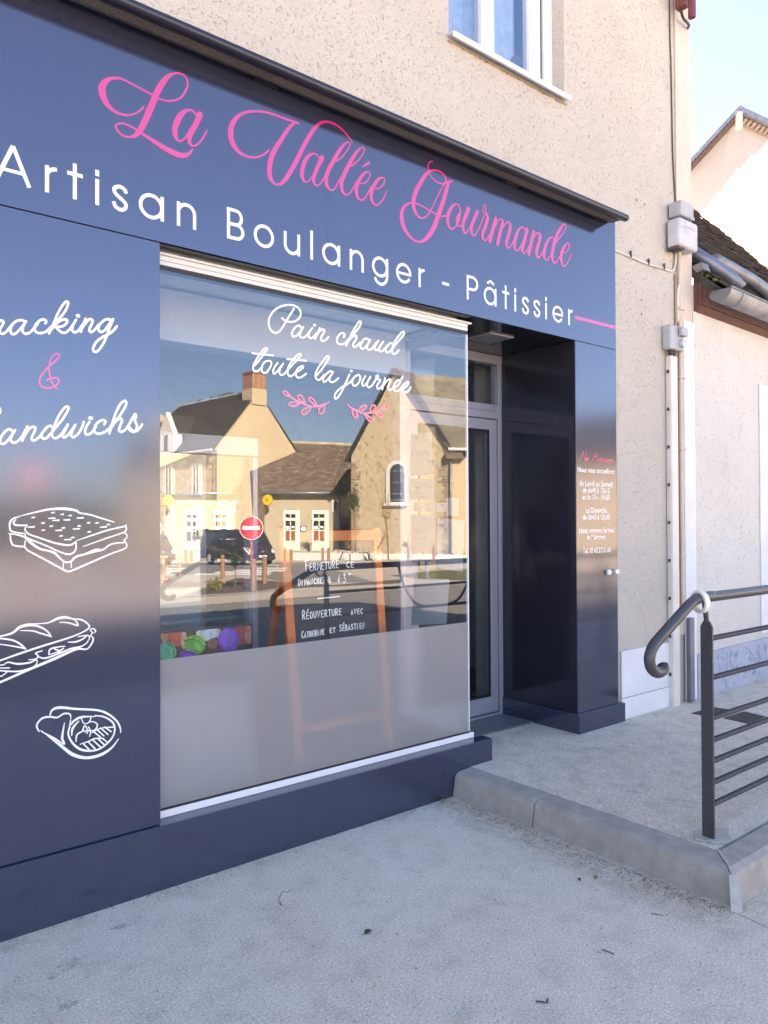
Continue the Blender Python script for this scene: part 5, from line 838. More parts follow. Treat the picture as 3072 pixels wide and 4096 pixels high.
# ================================================================ ACROSS THE SQUARE (seen mirrored in the glass)
def hz(v): return v
def mirrorpt(p): return Vector((p.x, 2*GY-p.y, p.z))
class Wall:                                              # vertical wall between two plan points, addressed by reflected pixels
    def __init__(s, P0, P1):
        s.p0 = Vector((P0.x, P0.y, 0)); s.p1 = Vector((P1.x, P1.y, 0)); s.d = (s.p1-s.p0).normalized(); s.n = Vector((-s.d.y, s.d.x, 0))
        if s.n.y < 0: s.n = -s.n
        s.L = (s.p1-s.p0).length
    def at(s, u, v):
        d = dirpx(u, v); d = Vector((d.x, -d.y, d.z)); e = Vector((EYE.x, 2*GY-EYE.y, EYE.z))
        t = (s.p0-e).dot(s.n)/d.dot(s.n); return e+d*t
    def sz(s, u, v): p = s.at(u, v); return (p-s.p0).dot(s.d), p.z
    def pt(s, a, z, o=0): return s.p0+s.d*a+s.n*o+Vector((0, 0, z))
    def rect(s, mb, u0, u1, v0, v1, o0, o1, zmin=None):
        um, vm = (u0+u1)/2, (v0+v1)/2; a0 = s.sz(u0, vm)[0]; a1 = s.sz(u1, vm)[0]; z1 = s.sz(um, v0)[1]; z0 = s.sz(um, v1)[1]
        if zmin is not None: z0 = zmin
        a0, a1 = min(a0, a1), max(a0, a1)
        mb.obox(s.pt((a0+a1)/2, (z0+z1)/2, (o0+o1)/2), s.d*(a1-a0)/2, s.n*(o1-o0)/2, Vector((0, 0, (z1-z0)/2))); return mb
def stone(name, c, var, sc):
    m, nt, b = newmat(name); pset(b, Roughness=.95); v = coords(nt); n1 = noise(nt, v, .5, 5); n2 = noise(nt, v, sc, 4, .65)
    base = ramp(nt, n1, (.3, [x*.9 for x in c]), (.7, c)); sp = ramp(nt, n2, (.36, 1-var), (.44, 1), (.62, 1), (.72, 1+var*.2))
    nt.links.new(mix(nt, 1.0, base, sp, 'MULTIPLY'), b.inputs['Base Color']); bump(nt, b, n2, .05, .5); return m
M['townwall'] = stone('ochre_render', (.50, .405, .275), .08, 1.2)
M['rubble'] = stone('rubble_wall', (.54, .445, .31), .42, 4.2)
M['postwall'] = stone('tan_render', (.40, .34, .245), .05, 1.2)
M['surround'] = plain('white_stone_surround', (.66, .65, .61), .8, var=.05)
M['slate'] = plain('slate', (.028, .028, .032), .75, scale=2, var=.2)
m, nt, b = newmat('brown_tiles'); pset(b, Roughness=.95); b.inputs['Specular IOR Level'].default_value = .15; v = coords(nt); n1 = noise(nt, coords(nt, (1, 1, 4)), 2.2, 6, .75); n2 = noise(nt, coords(nt, (.6, .6, 5)), 5.5, 3, .7)
c1 = ramp(nt, n1, (.38, (.040, .030, .025)), (.58, (.14, .105, .08))); c1 = mix(nt, ramp(nt, n2, (.58, 0), (.64, .9)), c1, (.34, .29, .23)); nt.links.new(c1, b.inputs['Base Color']); bump(nt, b, n2, .05, .6); M['btile'] = m
M['mossroof'] = plain('lichen_slate', (.145, .13, .095), .95, scale=1.2, var=.35, bmp=.03, bs=5)
m, nt, b = newmat('red_brick'); pset(b, Roughness=.9); v = coords(nt); br = node(nt, 'ShaderNodeTexBrick', Scale=7.0); br.inputs['Color1'].default_value = (.36, .16, .085, 1); br.inputs['Color2'].default_value = (.28, .12, .07, 1); br.inputs['Mortar'].default_value = (.35, .28, .2, 1)
nt.links.new(v, br.inputs['Vector']); nt.links.new(br.outputs[0], b.inputs['Base Color']); M['brick'] = m
M['darkglass'] = plain('dark_window_glass', (.02, .023, .026), .08, ior=1.5)
M['doorwhite'] = plain('cream_joinery', (.66, .61, .50), .5, var=.04)
M['stones'] = plain('pale_pebbles', (.42, .36, .27), .95, scale=5, var=.35, bmp=.08, bs=8)
UPV = Vector((0, 0, 1))

# ---- town house with slate roof, tall blank gable and brick chimney
c0 = MV(868, 1797, 50); c1 = MV(480, 1900, 60); zE = c0.z
TA = Wall(c0, c1); back = -TA.n; zb = -1.6
def upx(p):                                              # reflected pixel of a real point
    q = mirrorpt(p)-EYE; return 1536+FPX*q.dot(RT2)/q.dot(FW), 2048-FPX*q.dot(UP2)/q.dot(FW)
Wd = 8.0
for k in range(80):
    Wd = 5+k*.15
    if upx(c0+back*Wd/2)[0] > 1035: break
apx = TA.pt(0, 0)+back*Wd/2
d = dirpx(1035, 1572); tt = ((mirrorpt(apx)-EYE).dot(FW))/1.0; zR = EYE.z+d.z*tt
TH = empty('town_house', tuple(TA.pt(TA.L/2, -1.2)), 'two-storey ochre town house with slate roof and brick chimney', 'house')
mb = MB(); mb.prism([TA.pt(0, zb), TA.pt(TA.L, zb), TA.pt(TA.L, zE), TA.pt(0, zE)], tuple(back*.4))
gp_ = [TA.pt(0, zb), TA.pt(0, zE), apx+UPV*zR, TA.pt(0, zE)+back*Wd, TA.pt(0, zb)+back*Wd]
mb.prism([p+TA.d*.02 for p in gp_], tuple(TA.d*.4)); mb.prism([p+TA.d*(TA.L-.42) for p in gp_], tuple(TA.d*.4)); mb.prism([TA.pt(.5, zb, -Wd+.4), TA.pt(TA.L-.5, zb, -Wd+.4), TA.pt(TA.L-.5, zE, -Wd+.4), TA.pt(.5, zE, -Wd+.4)], tuple(back*.39))
mb.build('wall', M['townwall'], TH)
hip = 3.2
eF = [TA.pt(.15, zE-.1, .35), TA.pt(TA.L+.3, zE-.1, .35)]; eB = [TA.pt(.15, zE-.1, -Wd-.35), TA.pt(TA.L+.3, zE-.1, -Wd-.35)]
r0, r1 = apx+TA.d*.15+UPV*(zR+.12), apx+TA.d*(TA.L-hip)+UPV*(zR+.12)
mb = MB(); mb.prism([eF[0], eF[1], r1, r0], (0, 0, .12)); mb.prism([eB[1], eB[0], r0, r1], (0, 0, .12)); mb.poly([eF[1]+UPV*.12, eB[1]+UPV*.12, r1+UPV*.12]); mb.build('roof', M['slate'], TH)
mb = MB(); mb.tube([r0+UPV*.14, r1+UPV*.14], .08, 6); mb.build('ridge_cap', M['mortar'], TH)
cw = .95
mb = MB(); cc_ = apx+TA.d*.55+UPV*(zR); mb.obox(cc_-UPV*.25, TA.d*.60, back*.60, UPV*.55); mb.build('chimney_base', M['townwall'], TH)
mb = MB(); mb.obox(cc_+UPV*.84, TA.d*.58, back*.56, UPV*.54).obox(cc_+UPV*1.42, TA.d*.64, back*.62, UPV*.06); CHM = mb.build('chimney', M['brick'], TH)
for du in (-.15, .15):
    q = MB(); q.tube([cc_+back*du+UPV*1.45, cc_+back*du+UPV*1.62], .09, 8); q.build('chimney_pot', M['townwall'], CHM)
mb = MB(); mb.tube([TA.pt(-.02, zE-.06, .42), TA.pt(TA.L+.3, zE-.06, .42)], .08, 8); mb.build('gutter', M['surround'], TH)
mb = MB(); a, z = TA.sz(877, 1830); mb.tube([TA.pt(.2, zE-.15, .38), TA.pt(.25, zE-.7, .08), TA.pt(.25, zb, .08)], .05, 8); mb.build('downpipe', M['zinc'], TH)
def window(W_, par, u0, u1, v0, v1, bars=2, label=None, sur=8):
    q = MB(); W_.rect(q, u0-sur, u1+sur, v0-sur*1.2, v1+sur*.8, .01, .06); f = q.build('window', M['surround'], par)
    q = MB(); W_.rect(q, u0, u1, v0, v1, .061, .07); q.build('pane', M['darkglass'], f)
    q = MB(); um = (u0+u1)/2; W_.rect(q, um-1.6, um+1.6, v0, v1, .0705, .10)
    for k in range(1, bars): vv = v0+(v1-v0)*k/bars; W_.rect(q, u0, u1, vv-1.2, vv+1.2, .0705, .095)
    W_.rect(q, u0, u0+2.5, v0, v1, .0705, .11); W_.rect(q, u1-2.5, u1, v0, v1, .0705, .11); q.build('glazing_bars', M['doorwhite'], f)
for u0, u1 in ((664, 690), (774, 801), (560, 582)):
    window(TA, TH, u0, u1, 1862, 1975, 3); window(TA, TH, u0, u1, 2035, 2140, 3)
# stone dormer
DM = MB(); TA.rect(DM, 652, 708, 1735, 1815, -.4, .30); a0 = TA.sz(650, 1735); a1 = TA.sz(710, 1735); zt = TA.sz(680, 1650)[1]
DM.prism([TA.pt(a0[0], a0[1], .31), TA.pt(a1[0], a1[1], .31), TA.pt((a0[0]+a1[0])/2, zt, .31)], tuple(back*.35)); DM = DM.build('dormer', M['surround'], TH)
q = MB(); q.prism([TA.pt(a0[0], a0[1], -.05), TA.pt(a1[0], a1[1], -.05), TA.pt((a0[0]+a1[0])/2, zt-.15, -.05)], tuple(back*3.2)); q.build('dormer_roof', M['slate'], DM)
q = MB(); TA.rect(q, 672, 686, 1742, 1805, .301, .32); q.build('dormer_window', M['darkglass'], DM)
q = MB(); zs, ze = TA.sz(790, 1690), TA.sz(765, 1730)
q.build('x', None) if False else None
# pigeons on the ridge
random.seed(5)
pg = MB(); pg.tube([(-.16, 0, .08), (-.08, 0, .10), (.02, 0, .13), (.09, 0, .14), (.12, 0, .19), (.14, 0, .23), (.19, 0, .225)], [.015, .05, .075, .06, .035, .04, .008], 8)
pig0 = pg.build('pigeon', plain('pigeon_grey', (.06, .06, .07), .8), None, True)
for k, a_ in enumerate((.30, .34, .38, .41, .45, .55, .72, .10)):
    o = pig0 if k == 0 else pig0.copy()
    if k: COL.objects.link(o)
    o.location = r0.lerp(r1, a_)+UPV*.18 if k < 7 else cc_+UPV*1.5; o.rotation_euler = (0, 0, random.uniform(0, 6)); o.scale = (1.0,)*3
    tag(o, 'grey pigeon perched along the slate ridge of the town house' if k < 7 else 'grey pigeon perched on top of the brick chimney', 'pigeon', 'pigeons on the slate ridge' if k < 7 else None)
    if k == 7 and 'group' in o: del o['group']

# ---- low post office with brown tiled roof
b0 = MV(1058, 1972, 50); b1 = MV(1406, 1972, 50.7); PB = Wall(b0, b1); zEb = (b0.z+b1.z)/2; zf = -.55
bl = MV(862, 1941, 59); bap = MV(937, 1770, 55.2); br_ = MV(1406, 1787, 56.0); zRb = bap.z
PO = empty('post_office', tuple(PB.pt(PB.L/2, -.5)), 'low tan building with mossy brown tiled roof and white doors', 'post office')
mb = MB(); mb.prism([PB.pt(0, -1.5), PB.pt(PB.L, -1.5), PB.pt(PB.L, zEb), PB.pt(0, zEb)], tuple(-PB.n*.3)); mb.build('wall', M['postwall'], PO)
mb = MB(); g = [Vector((b0.x, b0.y, -1.5)), Vector((b0.x, b0.y, zEb)), bap, bl, Vector((bl.x, bl.y, -1.5))]; mb.prism(g, tuple(PB.d*.02-PB.n*.02+PB.d*.25)); mb.build('gable_wall', M['townwall'], PO)
ov = PB.n*.35
mb = MB(); mb.prism([b0+ov-UPV*.10-PB.d*.15, PB.pt(PB.L, zEb-.1, .35), br_, bap-PB.d*.1], (0, 0, .10)); mb.prism([bap-PB.d*.1, br_, br_-PB.n*5-UPV*3.4, bl-PB.d*.1], (0, 0, .10)); mb.build('roof', M['btile'], PO)
mb = MB(); mb.tube([PB.pt(-.2, zEb-.02, .42), PB.pt(PB.L, zEb-.02, .42)], .10, 10); mb.build('gutter', M['zinc2'], PO, True)
mb = MB(); mb.tube([bap+UPV*.14, br_+UPV*.14], .12, 8); mb.build('ridge_cap', M['stones'], PO)
mb = MB(); a, z = PB.sz(1355, 1980); mb.tube([PB.pt(a, zEb, .1), PB.pt(a, -.6, .1)], .05, 8); mb.build('downpipe', M['zinc2'], PO, True)
def frenchdoor(s0, s1, o0, o1):
    q = MB(); PB.rect(q, s0, o0-.5, 2041, 2203, .01, .07); PB.rect(q, o1+.5, s1, 2041, 2203, .01, .07); PB.rect(q, o0-.5, o1+.5, 2041, 2056, .01, .07); f = q.build('door_surround', M['surround'], PO)
    q = MB(); PB.rect(q, o0, o1, 2056, 2202, .01, .03); dr = q.build('door', M['doorwhite'], PO); um = (o0+o1)/2
    q = MB(); PB.rect(q, o0+2, um-1.5, 2058, 2071, .0302, .035); PB.rect(q, um+1.5, o1-2, 2058, 2071, .0302, .035)
    for va, vb in ((2083, 2119), (2124, 2163)): PB.rect(q, o0+2, um-2, va, vb, .0302, .035); PB.rect(q, um+2, o1-3, va, vb, .0302, .035)
    q.build('pane', M['darkglass'], dr)
    q = MB(); PB.rect(q, o0+4, um-5, 2104, 2116, .0355, .037); PB.rect(q, um+5, o1-6, 2104, 2112, .0355, .037); q.build('notice', M['paper'], dr)
frenchdoor(1133, 1199, 1140, 1184); frenchdoor(1247, 1315, 1253, 1300)
q = MB(); PB.rect(q, 1329, 1353, 2000, 2048, .01, .06); f = q.build('window', M['surround'], PO)
q = MB(); PB.rect(q, 1335, 1349, 2008, 2041, .061, .07); q.build('pane', M['darkglass'], f)
q = MB()
for k in range(8): PB.rect(q, 1363, 1394, 2068+k*7, 2069.5+k*7, .08, .12)
PB.rect(q, 1362, 1364, 2066, 2121, .08, .12); PB.rect(q, 1393, 1395, 2066, 2121, .08, .12); g = q.build('window_grille', M['black'], PO)
q = MB(); PB.rect(q, 1364, 1393, 2068, 2119, .01, .05); q.build('louvre', plain('dark_louvre', (.10, .085, .07), .8), g)
q = MB(); PB.rect(q, 1360, 1404, 2121, 2185, .01, .3); q.build('low_annex', plain('annex', (.20, .17, .13), .9), PO)
q = MB(); PB.rect(q, 1203, 1225, 2104, 2126, .01, .06); f = q.build('notice_board', M['black'], PO)
q = MB(); PB.rect(q, 1205.5, 1222.5, 2107, 2123, .061, .065); q.build('notice', M['paper'], f)
q = MB(); PB.rect(q, 1111, 1130, 2089, 2107, .01, .04); f = q.build('plaque', plain('red_plaque', (.35, .10, .06), .6), PO)
q = MB()
for k in range(3): PB.rect(q, 1112, 1129, 2091+k*5.3, 2093.2+k*5.3, .041, .045)
q.build('plaque_line', M['doorwhite'], f)
# yellow disc sign with dart emblem on a bracket
c = PB.at(1072, 2001)+PB.n*.75; SG_ = empty('disc_sign', tuple(c), 'yellow round sign with blue dart emblem on the post office wall', 'sign')
fd = (PB.n*.35-PB.d*.9).normalized() if PB.d.x > 0 else (PB.n*.35+PB.d*.9).normalized()
sd_ = UPV.cross(fd).normalized(); e_ = Vector((EYE.x, EYE.y, 0))-Vector((c.x, c.y, 0))
tcam = (Vector((EYE.x, -EYE.y+2*GY, 0))-c); fd = (Vector((EYE.x-c.x, (2*GY+2.95)-c.y, 0)).normalized()*.75+PB.d*.5*(-1 if PB.d.x > 0 else 1)).normalized(); sd_ = UPV.cross(fd).normalized()
q = MB(); q.tube([c-fd*.07, c+fd*.07], .34, 28); q.build('disc', plain('yellow_panel', (.80, .50, .02), .4, var=.03), SG_)
q = MB()
for (x0, z0, x1, z1, x2, z2) in ((-.17, .09, .12, .06, .0, .02), (-.13, .0, .17, -.01, .02, -.04), (-.04, -.05, .10, -.06, .03, -.13)):
    q.prism([c+fd*.072+sd_*x0+UPV*z0, c+fd*.072+sd_*x1+UPV*z1, c+fd*.072+sd_*x2+UPV*z2], tuple(fd*.006))
q.build('dart_emblem', plain('navy_print', (.02, .04, .13), .5), SG_)
q = MB(); q.obox(c-PB.n*.60, PB.d*.05, PB.n*.14, UPV*.30); q.obox(c-PB.n*.35, PB.d*.03, PB.n*.15, UPV*.04); q.build('bracket', M['black'], SG_)

# ---- church gable with arched window, and its side wing
k0 = MV(1405, 1826, 47.5); k1 = MV(1800, 1799, 44); CW = Wall(k0, k1)
CHU = empty('church', tuple(CW.pt(CW.L/2, -.6)), 'rubble-stone church gable with tall arched window', 'church')
ca = CW.at(1582, 1484); sa = (ca-CW.p0).dot(CW.d)
def arch(u0, u1, vt, vb, o, n=12):
    a0, a1 = CW.sz(u0, 1930)[0], CW.sz(u1, 1930)[0]; zt = CW.sz((u0+u1)/2, vt)[1]; zb_ = CW.sz((u0+u1)/2, vb)[1]; r = abs(a1-a0)/2; m_ = (a0+a1)/2
    return [CW.pt(m_-r, zb_, o), CW.pt(m_+r, zb_, o)]+[CW.pt(m_+r*math.cos(math.pi*k/n), zt-r+r*math.sin(math.pi*k/n), o) for k in range(n+1)]
mb = MB(); mb.prism([CW.pt(0, -1.5), CW.pt(CW.L, -1.5), k1, CW.pt(sa, ca.z), k0], tuple(-CW.n*.5)); mb.build('gable_wall', M['rubble'], CHU)
q = MB(); q.prism(arch(1546, 1627, 1842, 2022, .01), tuple(CW.n*.06)); f = q.build('window_surround', M['surround'], CHU)
q = MB(); q.prism(arch(1563, 1621, 1856, 2008, .072), tuple(CW.n*.01)); f2 = q.build('arched_window', M['darkglass'], CHU)
q = MB()
for v in (1885, 1930, 1975, 2000): CW.rect(q, 1563, 1621, v-.6, v+.6, .083, .1)
q.build('lead_bar', M['doorwhite'], f2)
q = MB(); CW.rect(q, 1540, 1632, 2013, 2023, .071, .16); q.build('window_sill', M['surround'], f)
random.seed(8); q = MB()
for k in range(34):                                      # quoins at both corners
    z = -.6+k*.18*2/2; 
    for side in (0, 1):
        if z > 5.1: continue
        L = random.uniform(.3, .75); a = L/2 if side == 0 else CW.L-L/2; q.obox(CW.pt(a, z, .01), CW.d*L/2, CW.n*.02, UPV*random.uniform(.06, .09))
q.build('quoin', plain('brown_sandstone', (.36, .29, .20), .9, scale=1.5, var=.4), CHU)
q = MB()
for A_, B_ in ((k0, CW.pt(sa, ca.z)), (CW.pt(sa, ca.z), k1)):
    dd = (B_-A_).normalized(); nrm = dd.cross(CW.n).normalized(); nrm = nrm if nrm.z > 0 else -nrm; ext = .45
    a_, b_ = A_-dd*(ext if A_ is k0 else .0), B_+dd*(ext if B_ is k1 else .1)
    q.prism([a_+nrm*.02, b_+nrm*.02, b_+nrm*.22, a_+nrm*.22], tuple(CW.n*.18)); q.prism([a_+nrm*.03-CW.n*.001, b_+nrm*.03-CW.n*.001, b_+nrm*.21-CW.n*.001, a_+nrm*.21-CW.n*.001], tuple(-CW.n*9))
q.build('roof', M['slate'], CHU)
k2 = MV(2010, 1800, 43.2); WG = Wall(k1, k2)
WI = empty('church_wing', tuple(WG.pt(WG.L/2, -.6)), 'smooth cream wing with dark roof beside the church gable', 'church wing')
mb = MB(); mb.prism([WG.pt(.03, -1.5), WG.pt(WG.L, -1.5), WG.pt(WG.L, k1.z-.35), WG.pt(.03, k1.z-.35)], tuple(-WG.n*.4)); mb.build('wall', stone('cream_render', (.56, .44, .28), .1, 2), WI)
R0, R1 = MV(1590, 1487, 47.0), MV(2010, 1540, 51.5)
mb = MB(); mb.prism([k1+WG.n*.3-UPV*.05, k2+WG.n*.3-UPV*.05, R1, R0], (0, 0, .12)); mb.build('roof', M['mossroof'], WI)
mb = MB(); mb.tube([k1+WG.n*.36, k2+WG.n*.36], .09, 8); mb.build('gutter', M['surround'], WI)
mb = MB(); mb.tube([WG.pt(.05, k1.z-.1, .12), WG.pt(.05, -.6, .12)], .06, 8); mb.build('downpipe', M['zinc2'], WI, True)
mb = MB(); mb.obox(WG.pt(.3, k1.z-.3, .15), WG.d*.5, WG.n*.15, UPV*.25); mb.build('eave_box', plain('brown_eave', (.16, .12, .09), .8), WI)
# ---- further house on the right
h0, h1 = MV(2030, 1850, 46), MV(2720, 1850, 40); HW = Wall(h0, h1)
HD = empty('terrace_house', tuple(HW.pt(HW.L/2, -.8)), 'ochre terraced house with slate roof beyond the church wing', 'house')
mb = MB(); mb.prism([HW.pt(0, -1.5), HW.pt(HW.L, -1.5), HW.pt(HW.L, h0.z), HW.pt(0, h0.z)], tuple(-HW.n*7)); mb.build('wall', M['townwall'], HD)
rr = HW.at(2350, 1690).z+.8; mb = MB(); mb.prism([HW.pt(-.2, h0.z-.1, .35), HW.pt(-.2, rr, -3.5), HW.pt(-.2, h0.z-.1, -7.3)], tuple(HW.d*(HW.L+.4))); mb.build('roof', M['slate'], HD)
for u in (2110, 2240, 2370, 2500, 2620): window(HW, HD, u, u+34, 1905, 1985, 3); window(HW, HD, u, u+34, 2060, 2150, 3)

# ---- ground patches of the square
def patch(name, pts, m, dz):
    q = MB(); q.poly([MG(u, v, dz) for u, v in pts]); o = q.build(name, m); o['kind'] = 'structure'; return o
Z2 = lambda x, y: (640+x/3.318, 2150+y/3.318)
def yquad(name, m, y0, y1, dz, x0=-80, x1=80, skew=0):
    q = MB(); ys_ = sorted({y0, y1, *[y for y in (-3, -46) if y1 < y < y0]}, reverse=True)
    for a_, b_ in zip(ys_, ys_[1:]): q.poly([(x0, a_, zg(a_)+dz), (x1, a_, zg(a_)+dz), (x1, b_, zg(b_)+dz), (x0, b_, zg(b_)+dz)])
    o = q.build(name, m); o['kind'] = 'structure'; return o
yquad('road', M['road'], -4.3, -11.3, .004)
yquad('square_paving', M['paving'], -11.32, -60, .006)
yquad('kerb_strip', M['cobble'], -3.9, -4.28, .008)
patch('side_road', [Z2(-900, 480), Z2(-900, 365), Z2(300, 345), Z2(1480, 340), Z2(2400, 330), (1300, 2268), (1500, 2330), Z2(1659, 600), Z2(1240, 510), Z2(500, 505), Z2(200, 480)], M['road'], .010)
for k, (x0, x1, y0, y1) in enumerate([(1480, 1620, 364, 374), (1290, 1700, 402, 418), (1030, 1690, 430, 449), (770, 1500, 455, 476), (500, 1480, 482, 503)]):
    patch('crosswalk_marking', [Z2(x0, y0), Z2(x1, y0+4), Z2(x1-60, y1+4), Z2(x0-70, y1)], M['paintw'], .014)
patch('planting_bed', [Z2(290, 785), Z2(640, 655), Z2(1030, 545), Z2(1130, 548), Z2(1300, 572), Z2(1659, 600), Z2(2300, 640), Z2(3200, 560), Z2(3200, 610), Z2(2600, 640), Z2(1900, 668), Z2(1200, 735), Z2(600, 772)], M['mulch'], .018)
patch('lawn', [(1560, 2304), (1740, 2286), (1900, 2276), (2300, 2276), (2300, 2322), (1880, 2322), (1700, 2318)], M['grass'], .020)
patch('bed_edging', [Z2(290, 790), Z2(1200, 737), Z2(1659, 676), Z2(1659, 684), Z2(1200, 748), Z2(290, 800)], M['mortar'], .022)
# raised bed with white retaining wall
w0, w1 = MV(1172, 2246, 47.6), MV(1990, 2248, 42.5); RW = Wall(w0, w1)
ztop = RW.at(1300, 2212).z
q = MB(); q.prism([RW.pt(0, -1.6), RW.pt(RW.L, -1.6), RW.pt(RW.L, ztop), RW.pt(0, ztop)], tuple(-RW.n*.25)); tag(q.build('retaining_wall', M['surround'], None), 'long low white retaining wall below the church', 'wall')
q = MB(); q.poly([RW.pt(0, ztop-.03, -.25), RW.pt(RW.L, ztop-.03, -.25), RW.pt(RW.L, ztop-.03, -9), RW.pt(0, ztop-.03, -9)]); 
for k in range(900):
    a, b_ = random.uniform(1.5, RW.L), random.uniform(-3.2, -.3); s = random.uniform(.05, .14); q.obox(RW.pt(a, ztop+.01, b_), (s, s*.3, 0), (-s*.3, s*.7, 0), (0, 0, s*.7))
o = q.build('gravel_bed', M['stones']); o['kind'] = 'stuff'; o['label'] = 'bed of pale stones at the foot of the church'
# bollards
q = MB(); q.tube([(0, 0, -.05), (0, 0, .80), (0, 0, .82)], [.075, .075, .06], 14); bol0 = q.build('bollard', M['wood'], None); smooth_by_angle(bol0)
bl_ = [(891, 2316, 'round wooden bollard left of the red road sign'), (1014, 2364, 'nearest wooden bollard, right beside the pole of the road sign'), (1058, 2336, 'wooden bollard between the road sign and the crossing'), (1140, 2250, 'wooden bollard in front of the left white door'), (1164, 2262, 'second wooden bollard in front of the left white door'), (1291, 2249, 'wooden bollard in front of the right white door'), (1315, 2256, 'second wooden bollard in front of the right white door'), (1634, 2252, 'wooden bollard below the arched church window'), (1736, 2252, 'wooden bollard below the church downpipe'), (670, 2330, 'leftmost wooden bollard on the pale paving'), (718, 2302, 'wooden bollard behind the leftmost one'), (750, 2256, 'wooden bollard at the rear of the van')]
for k, (u, v, lb) in enumerate(bl_):
    o = bol0 if k == 0 else bol0.copy()
    if k: COL.objects.link(o)
    o.location = MG(u, v); o.rotation_euler = (0, 0, k*1.3); tag(o, lb, 'bollard', 'wooden bollards around the square')
# road signs
def noentry(base, zc, label, r=.325):
    e = empty('road_sign', tuple(base), label, 'road sign', 'no-entry signs'); f_ = (Vector((EYE.x-base.x, 2*GY+2.95-base.y, 0))).normalized(); s_ = UPV.cross(f_).normalized(); c = Vector((base.x, base.y, zc))
    q = MB(); q.tube([c-f_*.01, c+f_*.005], r, 36); q.build('sign_rim', M['surround'], e)
    q = MB(); q.tube([c+f_*.0055, c+f_*.012], r*.93, 36); q.build('sign_disc', plain('sign_red', (.52, .02, .025), .35, var=.04), e)
    q = MB(); q.obox(c+f_*.014, s_*r*.72, f_*.0015, UPV*r*.16); q.build('white_bar', M['white_vinyl'], e)
    q = MB(); q.tube([base-UPV*.1, Vector((base.x, base.y, zc-r))-f_*.04, c-f_*.04+UPV*.2], .032, 10); q.build('pole', plain('pole_pink', (.50, .10, .11), .5), e, True)
b_ = MG(1006, 2352); dd = (mirrorpt(b_)-EYE).dot(FW); noentry(b_, EYE.z+dirpx(1004, 2112).z*dd, 'red no-entry sign on a pink pole in front of the van')
b_ = MG(128, 2400); dd = (mirrorpt(b_)-EYE).dot(FW); noentry(b_, EYE.z+dirpx(115, 1905).z*dd, 'red no-entry sign at the far left of the square', .33)

# ---- van
vc = MG(900, 2268); mk = MG(1000, 2262)
VN = empty('van', (0, 0, 0), 'dark aubergine passenger van parked in front of the town house', 'van')
vp = plain('dark_car_paint', (.030, .018, .026), .16, ior=1.8, var=.05); vg = plain('van_window', (.055, .065, .07), .06, ior=1.8, scale=2, var=.6)
prof = [(-2.40, .32), (-2.42, .95), (-2.38, 1.25), (-2.28, 1.88), (-2.10, 1.96), (1.00, 1.95), (1.30, 1.88), (1.62, 1.42), (1.82, 1.12), (2.15, .98), (2.34, .80), (2.40, .55), (2.38, .30)]
def sect(x, z):                                          # body narrows towards the roof
    return .95-.16*max(0, z-1.0)
q = MB(); nprof = len(prof)
for sgn in (-1, 1): q.v += [(x, sgn*(sect(x, z)-(.12 if x > 2.1 else 0)), z) for x, z in prof]
q.f = [list(range(nprof))[::-1], list(range(nprof, 2*nprof))]+[[k, (k+1) % nprof, nprof+(k+1) % nprof, nprof+k] for k in range(nprof)]
BD = q.build('body', vp, VN, bevel=.07, seg=4)
for sgn in (-1, 1):
    q = MB()
    for x0, x1 in ((-2.22, -1.10), (-1.04, .18), (.26, 1.20)):
        xb = x1 if x1 < 1 else x1+.22
        q.poly([(x0, sgn*(sect(0, 1.13)+.004), 1.13), (xb, sgn*(sect(0, 1.13)+.004), 1.13), (x1-.02, sgn*(sect(0, 1.76)+.004), 1.76), (x0+.03, sgn*(sect(0, 1.76)+.004), 1.76)])
    q.build('side_window', vg, VN)
    q = MB(); q.box(-1.75, 2.05, sgn*.952-.008, sgn*.952+.008, .86, .885); q.build('side_strip', M['zinc'], VN)
    q = MB(); q.box(-1.1, 1.0, sgn*.955-.012, sgn*.955+.012, .32, .56); q.build('sill_panel', M['black'], VN)
    q = MB(); q.obox((1.22, sgn*1.04, 1.14), (.07, 0, 0), (0, .10, 0), (0, 0, .12)); q.build('mirror', vp, VN, bevel=.03)
    q = MB(); q.prism([(2.20, sgn*.83, .98), (2.34, sgn*.60, .86), (2.38, sgn*.58, .68), (2.32, sgn*.84, .66), (2.05, sgn*.89, .86), (1.95, sgn*.885, .98)], (.035, sgn*.03, .02)); q.build('headlight', plain('headlamp_lens', (.62, .62, .64), .12), VN)
    q = MB(); q.obox((2.33, sgn*.80, .63), (.05, 0, 0), (0, .10, 0), (0, 0, .035)); q.build('indicator', plain('amber_lens', (.70, .20, .03), .2), VN)
    for x in (-1.45, 1.62):
        q = MB(); q.tube([(x, sgn*.74, .33), (x, sgn*.93, .33)], .33, 24); wh = q.build('wheel', M['black'], VN, bevel=.02)
        q = MB(); q.tube([(x, sgn*.925, .33), (x, sgn*.945, .33)], .22, 20); hub = q.build('rim', M['zinc'], wh, bevel=.01)
        q = MB()
        for a in range(7): q.obox((x+.11*math.cos(a*.9), sgn*.95, .33+.11*math.sin(a*.9)), (.09*math.cos(a*.9), 0, .09*math.sin(a*.9)), (0, .004, 0), (-.02*math.sin(a*.9), 0, .02*math.cos(a*.9)))
        q.build('spoke', M['white_alu'], wh)
q = MB(); q.poly([(1.345, -.80, 1.80), (1.345, .80, 1.80), (1.80, .86, 1.16), (1.80, -.86, 1.16)]); o = q.build('windscreen', M['darkglass'], VN); o.location = (.025, 0, .02)
q = MB(); q.box(2.39, 2.43, -.45, .45, .62, .74).box(2.395, 2.44, -.80, .80, .33, .42); q.build('grille', M['black'], VN)
q = MB(); q.box(2.425, 2.445, -.26, .26, .46, .57); q.build('number_plate', M['surround'], VN)
